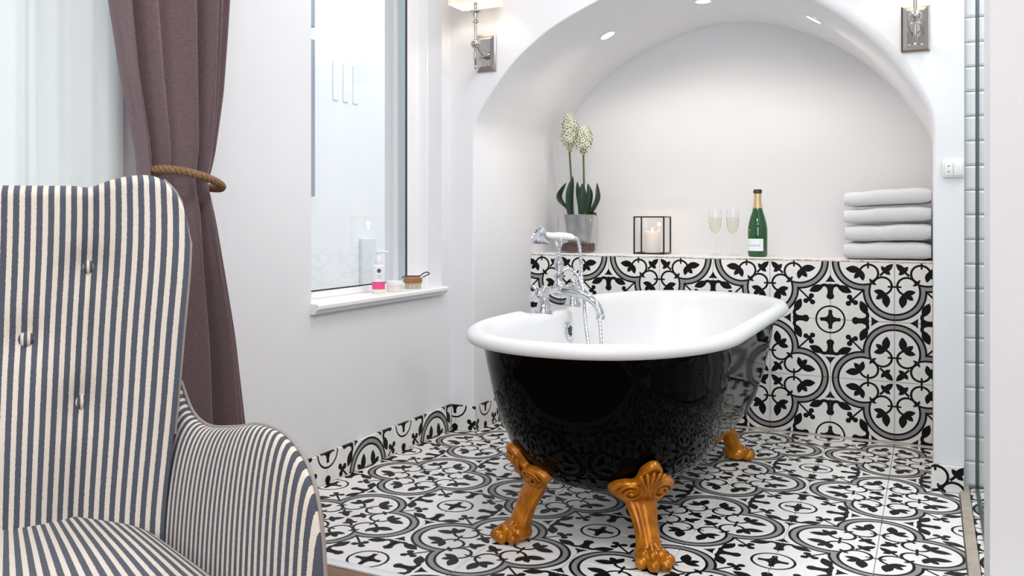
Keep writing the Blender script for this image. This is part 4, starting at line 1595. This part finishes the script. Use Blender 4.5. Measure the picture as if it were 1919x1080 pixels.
V, F = curved_patch(0.32, 0.090, 0.0085)
obj('round_logo', V, F, M_logo, sb)
V, F = [], []
for (zz, wd) in ((0.071, 0.42), (0.066, 0.30), (0.060, 0.36)):
    n0 = len(V)
    for k in range(5):
        a = am + lerp(-wd, wd, k / 4)
        V += [(0.0264 * math.cos(a), 0.0264 * math.sin(a), zz), (0.0264 * math.cos(a), 0.0264 * math.sin(a), zz + 0.0012)]
    F += [(n0 + 2 * k, n0 + 2 * k + 2, n0 + 2 * k + 3, n0 + 2 * k + 1) for k in range(4)]
obj('small_print', V, F, M_greyhole, sb)
jr = tag(empty('cream_jar', (-0.560, 1.000, ZW)), 'low round cream jar with pale lid on the window sill', 'jar')
MB().lathe([(0.030, 0.0), (0.033, 0.004), (0.034, 0.026)], 30).build('jar_body', M_cream, jr, smooth=True)
MB().lathe([(0.0355, 0.0262), (0.0355, 0.040), (0.033, 0.043), (0.0, 0.0435)], 30).build('lid', M_soapw, jr, smooth=True)
br = tag(empty('nail_brush', (-0.575, 1.165, ZW), math.radians(60)), 'round wooden bristle brush with a cord loop beside the jar', 'brush')
g = MB()
rr = random.Random(8)
for k in range(150):
    a, r = k * 2.39996, 0.028 * math.sqrt((k + .5) / 150)
    x, y = 1.25 * r * math.cos(a), r * math.sin(a)
    g.tube([(x * 1.06, y * 1.06, 0.0005), (x, y, 0.026)], [0.0017, 0.0021], 5)
bs = g.build('bristles', M_bristle, br)
bs['kind'] = 'stuff'
rings = []
for (k, z) in ((0.94, 0.024), (1.0, 0.027), (1.0, 0.040), (0.95, 0.046), (0.7, 0.049)):
    rings.append([(0.042 * k * math.cos(2 * PI * i / 28), 0.032 * k * math.sin(2 * PI * i / 28), z) for i in range(28)])
MB().loft(rings).build('wooden_back', M_brushwood, br, smooth=True)
g = MB()
g.tube(smooth_curve([(-0.052, 0.0, 0.046), (-0.035, 0.006, 0.052), (0.0, -0.004, 0.052), (0.035, 0.002, 0.052), (0.055, 0.008, 0.062), (0.072, 0.004, 0.066), (0.078, -0.004, 0.060), (0.066, -0.006, 0.055), (0.046, -0.004, 0.046)], 40), 0.0026, 7)
g.build('cord_loop', M_cord, br, smooth=True)

# ---------------------------------------------------------------- curtains
cu = tag(empty('drape', (-0.39, -0.306, 0.0)), 'mauve woven drape tied back beside the wall', 'curtain')
nfold = 5
nu, nz = 200, 90
ctop = 2.45
edgeR = [(0.0, 0.325), (0.32, 0.265), (0.6, 0.212), (0.85, 0.150), (0.98, 0.118), (1.04, 0.112), (1.10, 0.120), (1.30, 0.155), (1.55, 0.178), (2.0, 0.215), (2.45, 0.24)]
edgeL = [(0.0, -0.26), (0.32, -0.23), (0.6, -0.205), (0.85, -0.165), (0.98, -0.138), (1.04, -0.132), (1.10, -0.145), (1.30, -0.20), (1.55, -0.25), (2.0, -0.29), (2.45, -0.33)]
amp_t = [(0.0, 0.088), (0.6, 0.078), (0.95, 0.046), (1.04, 0.036), (1.15, 0.046), (1.5, 0.066), (2.45, 0.078)]
V = []
rr = random.Random(2)
phs = [rr.uniform(-0.5, 0.5) for _ in range(nfold + 2)]
for j in range(nz + 1):
    z = 0.012 + (ctop - 0.012) * j / nz
    yl, yr, am_ = interp(edgeL, z), interp(edgeR, z), interp(amp_t, z)
    for i in range(nu + 1):
        u = i / nu
        y = lerp(yl, yr, u)
        ph = u * nfold * 2 * PI + 0.6 * math.sin(u * 9.0 + 0.7) + 0.25 * math.sin(z * 2.1 + u * 5)
        f_ = math.sin(ph)
        f_ = 2 * (0.5 + 0.5 * f_) ** 0.85 - 1      # round fronts, narrower creases
        fm = 0.75 + 0.35 * math.sin(u * 11 + 1.3)
        belly = 0.055 * math.sin(PI * u)           # gathered bundle is thicker in the middle
        x = am_ * f_ * fm + belly - 0.01 + 0.012 * math.exp(-((z - 1.04) / 0.05) ** 2) * -1
        y += 0.008 * math.sin(ph * 1.0 + 1.2)
        V.append((x, y, z))
obj('drape_cloth', V, grid_faces(nu + 1, nz + 1), M_curtain, cu, smooth=True)
sol = cu.children[0].modifiers.new('thickness', 'SOLIDIFY')
sol.thickness = 0.003
# rope
rp = tag(empty('rope_tieback', (-0.39, -0.306, 1.045)), 'twisted brown jute rope tieback around the mauve drape', 'tieback')
NP = 220
path = []
for k in range(NP + 1):
    t = 2 * PI * k / NP
    y = 0.106 * math.cos(t) - 0.006
    x = 0.094 * math.sin(t) + 0.014
    z = -0.020 * math.cos(t) - 0.004 * math.sin(2 * t) + 0.002
    path.append(Vector((x, y, z)))
for s_ in range(3):
    pts = []
    for k in range(NP + 1):
        p = path[k]
        tn = (path[(k + 1) % NP] - path[(k - 1) % NP]).normalized()
        a_ = tn.cross(Vector((0, 0, 1))).normalized()
        b_ = tn.cross(a_).normalized()
        th = k * 2 * PI * 17 / NP + s_ * 2 * PI / 3
        pts.append(p + a_ * (0.0058 * math.cos(th)) + b_ * (0.0058 * math.sin(th)))
    MB().tube(pts, 0.0056, 9, cap=False).build('strand', M_rope, rp, smooth=True, angle=80)
hk = MB()
hk.tube(smooth_curve([(-0.138, 0.118, -0.02), (-0.10, 0.122, -0.02), (-0.07, 0.125, -0.024), (-0.045, 0.110, -0.006)], 14), 0.005, 8)
hk.build('wall_hook', M_nickel, rp, smooth=True)

# sheer curtain in front of the second window
sh = tag(empty('sheer_curtain', (-0.50, -1.3, 0.0)), 'white sheer voile curtain over the bright window', 'curtain')
V = []
nu, nz = 260, 8
for j in range(nz + 1):
    z = 0.012 + 2.43 * j / nz
    for i in range(nu + 1):
        u = i / nu
        y = -0.95 + 1.86 * u
        x = 0.012 * math.sin(u * 150) * (0.6 + 0.4 * math.sin(u * 23)) + 0.012 * math.sin(u * 61 + z * 0.4)
        V.append((x + 0.004, y, z))
obj('voile', V, grid_faces(nu + 1, nz + 1), M_sheer, sh, smooth=True)
rod = tag(empty('curtain_rod', (-0.44, -1.1, 2.47)), 'nickel curtain rod above the drape and sheer', 'curtain rod')
MB().tube([(0, -1.35, 0), (0, 1.2, 0)], 0.012, 14).build('pole', M_nickel, rod, smooth=True)
for y in (-1.2, 1.1):
    MB().tube([(0, y, 0), (-0.09, y, 0)], 0.008, 10).build('bracket', M_nickel, rod, smooth=True)
for y in (-1.36, 1.21):
    MB().sphere((0, y, 0), 0.022, 14, 10).build('finial', M_nickel, rod, smooth=True)

# ---------------------------------------------------------------- armchair
AC = tag(empty('wing_armchair', (0.0608, -1.1763, 0.0), math.radians(52.0)), 'blue and cream striped button-back wing armchair', 'armchair')
# local: +x = towards the picture's right, -y = forward
HW = [(0.20, 0.283), (0.45, 0.286), (0.55, 0.296), (0.65, 0.306), (0.72, 0.311), (0.80, 0.319), (0.90, 0.331), (0.96, 0.332), (1.05, 0.330)]
WF = [(0.20, 0.03), (0.45, 0.05), (0.55, 0.075), (0.65, 0.100), (0.75, 0.115), (0.85, 0.118), (0.92, 0.105), (0.98, 0.085), (1.05, 0.08)]
BUT = []
CX = 0.0865
for (cx, rows_) in ((0, (0.860, 0.640)), (CX, (0.748,)), (-CX, (0.748,)), (2 * CX, (0.860, 0.640)), (-2 * CX, (0.860, 0.640))):
    for zz in rows_:
        BUT.append((cx, zz))


def back_point(p, q):
    """p in -1..1 across, q = height"""
    hw_ = interp_s(HW, q)
    x = p * hw_
    y = 0.0 + (q - 0.45) * 0.185
    a = abs(p)
    y -= interp_s(WF, q) * (a ** 3.2)
    # padding: puffed between the seams
    s = abs(p) * 0.315
    dsm = abs(s - 2 * CX)
    y -= 0.028 * (1 - math.exp(-(dsm / 0.045) ** 2))
    y += 0.010 * math.exp(-(dsm / 0.008) ** 2)
    for (bx, bz) in BUT:
        d2 = ((p * 0.315 - bx) ** 2 + (q - bz) ** 2)
        y += 0.018 * math.exp(-d2 / 0.0011)
    # lumbar fullness
    y -= 0.022 * math.exp(-((q - 0.60) / 0.13) ** 2) * (1 - a ** 2)
    return Vector((x, y, q))


def top_z(p):
    a = abs(p)
    s = a * 0.315
    z = 1.000 + 0.020 * math.exp(-((a - 0.80) / 0.22) ** 2) - 0.006 * math.exp(-((s - 2 * CX) / 0.02) ** 2)
    if a > 0.80:
        t = (a - 0.80) / 0.20
        z -= 0.085 * (1 - math.sqrt(max(0.0, 1 - t ** 2.6)))
    return z


nu = 121
V, U = [], []
rowsn = 66
for j in range(rowsn):
    t = j / (rowsn - 1)
    for i in range(nu):
        p = -1 + 2 * i / (nu - 1)
        zt_ = top_z(p) - 0.022
        q = lerp(0.20, zt_, t)
        V.append(back_point(p, q))
        U.append((p * 0.300 + 0.003, q))
# roll over the top to the rear
for k in range(1, 9):
    th = PI / 2 * k / 8
    for i in range(nu):
        p = -1 + 2 * i / (nu - 1)
        zt_ = top_z(p)
        b = back_point(p, zt_ - 0.022)
        V.append((b.x, b.y + 0.045 * (1 - math.cos(th)), zt_ - 0.022 + 0.022 * math.sin(th)))
        U.append((p * 0.300 + 0.003, zt_ + th * 0.03))
ntot = rowsn + 8
for (dy, zf) in ((0.075, None), (0.085, 0.9), (0.085, 0.5), (0.085, 0.20)):
    for i in range(nu):
        p = -1 + 2 * i / (nu - 1)
        zt_ = top_z(p)
        z = zt_ - 0.006 if zf is None else min(zt_ - 0.03, zf)
        pp = max(-0.985, min(0.985, p))
        yy = 0.05 + (z - 0.45) * 0.185 + dy - 0.02 - interp_s(WF, z) * abs(p) ** 3.2 * 0.75
        V.append((p * interp_s(HW, z), yy, z))
        U.append((p * 0.300 + 0.003, z))
    ntot += 1
F = grid_faces(nu, ntot)
# close the two sides
for i in (0, nu - 1):
    front = [r * nu + i for r in range(ntot)]
    F.append(tuple(front))
obj('backrest', V, F, M_stripe, AC, smooth=True, uv=U, angle=60)
# buttons
for (bx, bz) in BUT:
    p = bx / 0.315
    b = back_point(p, bz)
    g = MB()
    prof = [(0.0, 0.0125), (0.006, 0.0118), (0.0105, 0.0085), (0.0125, 0.003), (0.0115, -0.002)]
    rings = []
    for (r, h_) in prof:
        r = max(r, 0.0003)
        rings.append([(b.x + r * math.cos(2 * PI * i / 20), b.y - h_ + 0.002, b.z + r * math.sin(2 * PI * i / 20)) for i in range(20)])
    n0 = len(g.V)
    g.loft(rings)
    g.U = [(v[0] * 1.6 + 0.008, v[2]) for v in g.V]
    g.build('button', M_stripe, AC, smooth=True, uv=True)
# piping along the wing edges
for sgn in (-1, 1):
    pts = []
    for j in range(0, 60):
        q = lerp(0.60, top_z(1.0) - 0.022, j / 59)
        b = back_point(sgn * 1.0, q)
        pts.append((b.x + sgn * 0.002, b.y + 0.006, b.z))
    for j in range(1, 5):
        p = 1.0 - 0.025 * j
        zt_ = top_z(p)
        b = back_point(sgn * p, zt_ - 0.022)
        pts.append((b.x, b.y + 0.045, zt_ + 0.001))
    MB().tube(pts, 0.0028, 8).build('wing_piping', M_pipe, AC, smooth=True)


# arms
def make_arm(sgn):
    nk, nt_ = 90, 40
    B = smooth_curve([(0.262, -0.005, 0), (0.285, 0.08, 0), (0.312, 0.17, 0), (0.340, 0.26, 0), (0.366, 0.34, 0), (0.394, 0.412, 0), (0.416, 0.454, 0), (0.434, 0.474, 0), (0.444, 0.478, 0)], nk)
    E_ = smooth_curve([(0.322, -0.03, 0.662), (0.334, 0.03, 0.622), (0.352, 0.10, 0.611), (0.378, 0.20, 0.628), (0.398, 0.295, 0.650), (0.418, 0.380, 0.650), (0.434, 0.436, 0.618), (0.442, 0.466, 0.555), (0.445, 0.477, 0.45), (0.445, 0.480, 0.34), (0.445, 0.480, 0.20)], nk * 4)
    # piping point of each stripe column: chord positions chosen so that the front strips end on the upright edge
    V, U = [], []
    edge = []
    for k in range(nk):
        s = k / (nk - 1)
        f = interp([(0, 0), (0.5, 0.30), (0.75, 0.44), (0.88, 0.53), (0.94, 0.58), (0.975, 0.65), (1.0, 1.0)], s)
        e = E_[min(int(f * (nk * 4 - 1) + 0.5), nk * 4 - 1)]
        edge.append(e)
    for t in range(nt_):
        tt = t / (nt_ - 1)
        for k in range(nk):
            s = k / (nk - 1)
            b, e = B[k], edge[k]
            z0 = 0.20
            p0 = Vector((b.x, b.y, z0))
            p3 = Vector(e)
            up = max(0.0, p3.z - z0)
            p1 = Vector((b.x - 0.006, b.y, z0 + up * 0.70))
            p2 = Vector((lerp(b.x, e.x, 0.25), lerp(b.y, e.y, 0.55), z0 + up * 1.0 + 0.012 * min(1, up / 0.3)))
            q = (1 - tt)
            p = p0 * q ** 3 + p1 * (3 * q * q * tt) + p2 * (3 * q * tt * tt) + p3 * tt ** 3
            V.append((sgn * p.x, -p.y, p.z))
            U.append((s * 0.53 + 0.004, tt))
    F = grid_faces(nk, nt_)
    # outer side panel
    n0 = len(V)
    for k in range(nk):
        e = edge[k]
        V.append((sgn * (e.x + 0.005), -e.y + 0.004, e.z - 0.006))
        U.append((e.y + 0.3, e.z))
    n1 = len(V)
    for k in range(nk):
        e = edge[k]
        V.append((sgn * (e.x + 0.004), -e.y + 0.006, min(e.z - 0.01, 0.20)))
        U.append((e.y + 0.3, 0.2))
    top = (nt_ - 1) * nk
    for k in range(nk - 1):
        F.append((top + k, top + k + 1, n0 + k + 1, n0 + k))
        F.append((n0 + k, n0 + k + 1, n1 + k + 1, n1 + k))
    o = obj('arm', V, F, M_stripe, AC, smooth=True, uv=U, angle=60)
    pts = [Vector((sgn * (e.x + 0.002), -e.y - 0.001, e.z + 0.001)) for e in E_[::4]]
    MB().tube(pts, 0.0028, 8).build('arm_piping', M_pipe, o, smooth=True)


make_arm(1)
make_arm(-1)
# seat cushion
V, U = [], []
nu, nv = 61, 50
for j in range(nv):
    t = j / (nv - 1)
    for i in range(nu):
        p = -1 + 2 * i / (nu - 1)
        if t < 0.78:
            y = lerp(0.045, -0.545, t / 0.78)
            zz = 0.452 - 0.000 + 0.022 * (1 - p ** 4) * (0.4 + 0.6 * math.sin(PI * min(1.0, t / 0.78)))
            if t > 0.68:
                zz -= 0.03 * ((t - 0.68) / 0.10) ** 2
        else:
            s = (t - 0.78) / 0.22
            y = -0.545 - 0.02 * math.sin(PI * s * 0.9)
            zz = lerp(0.422 + 0.022 * (1 - p ** 4) * 0.4, 0.27, s)
        hw_ = 0.268 + 0.305 * min(0.50, max(0.0, -y)) * 1.0
        V.append((p * hw_, y, zz - 0.030 * abs(p) ** 10))
        U.append((p * 0.345 + 0.005, y))
obj('seat_cushion', V, grid_faces(nu, nv), M_stripe, AC, smooth=True, uv=U)
MB().cbox(-0.36, 0.36, -0.53, 0.14, 0.16, 0.30, 0.015).build('seat_base', M_stripe, AC, smooth=True)
for (x, y) in ((-0.36, -0.44), (0.36, -0.44), (-0.26, 0.10), (0.26, 0.10)):
    MB().lathe([(0.014, 0.0), (0.016, 0.004), (0.026, 0.17)], 16, (x, y, 0.0005)).build('leg', M_oak, AC, smooth=True)
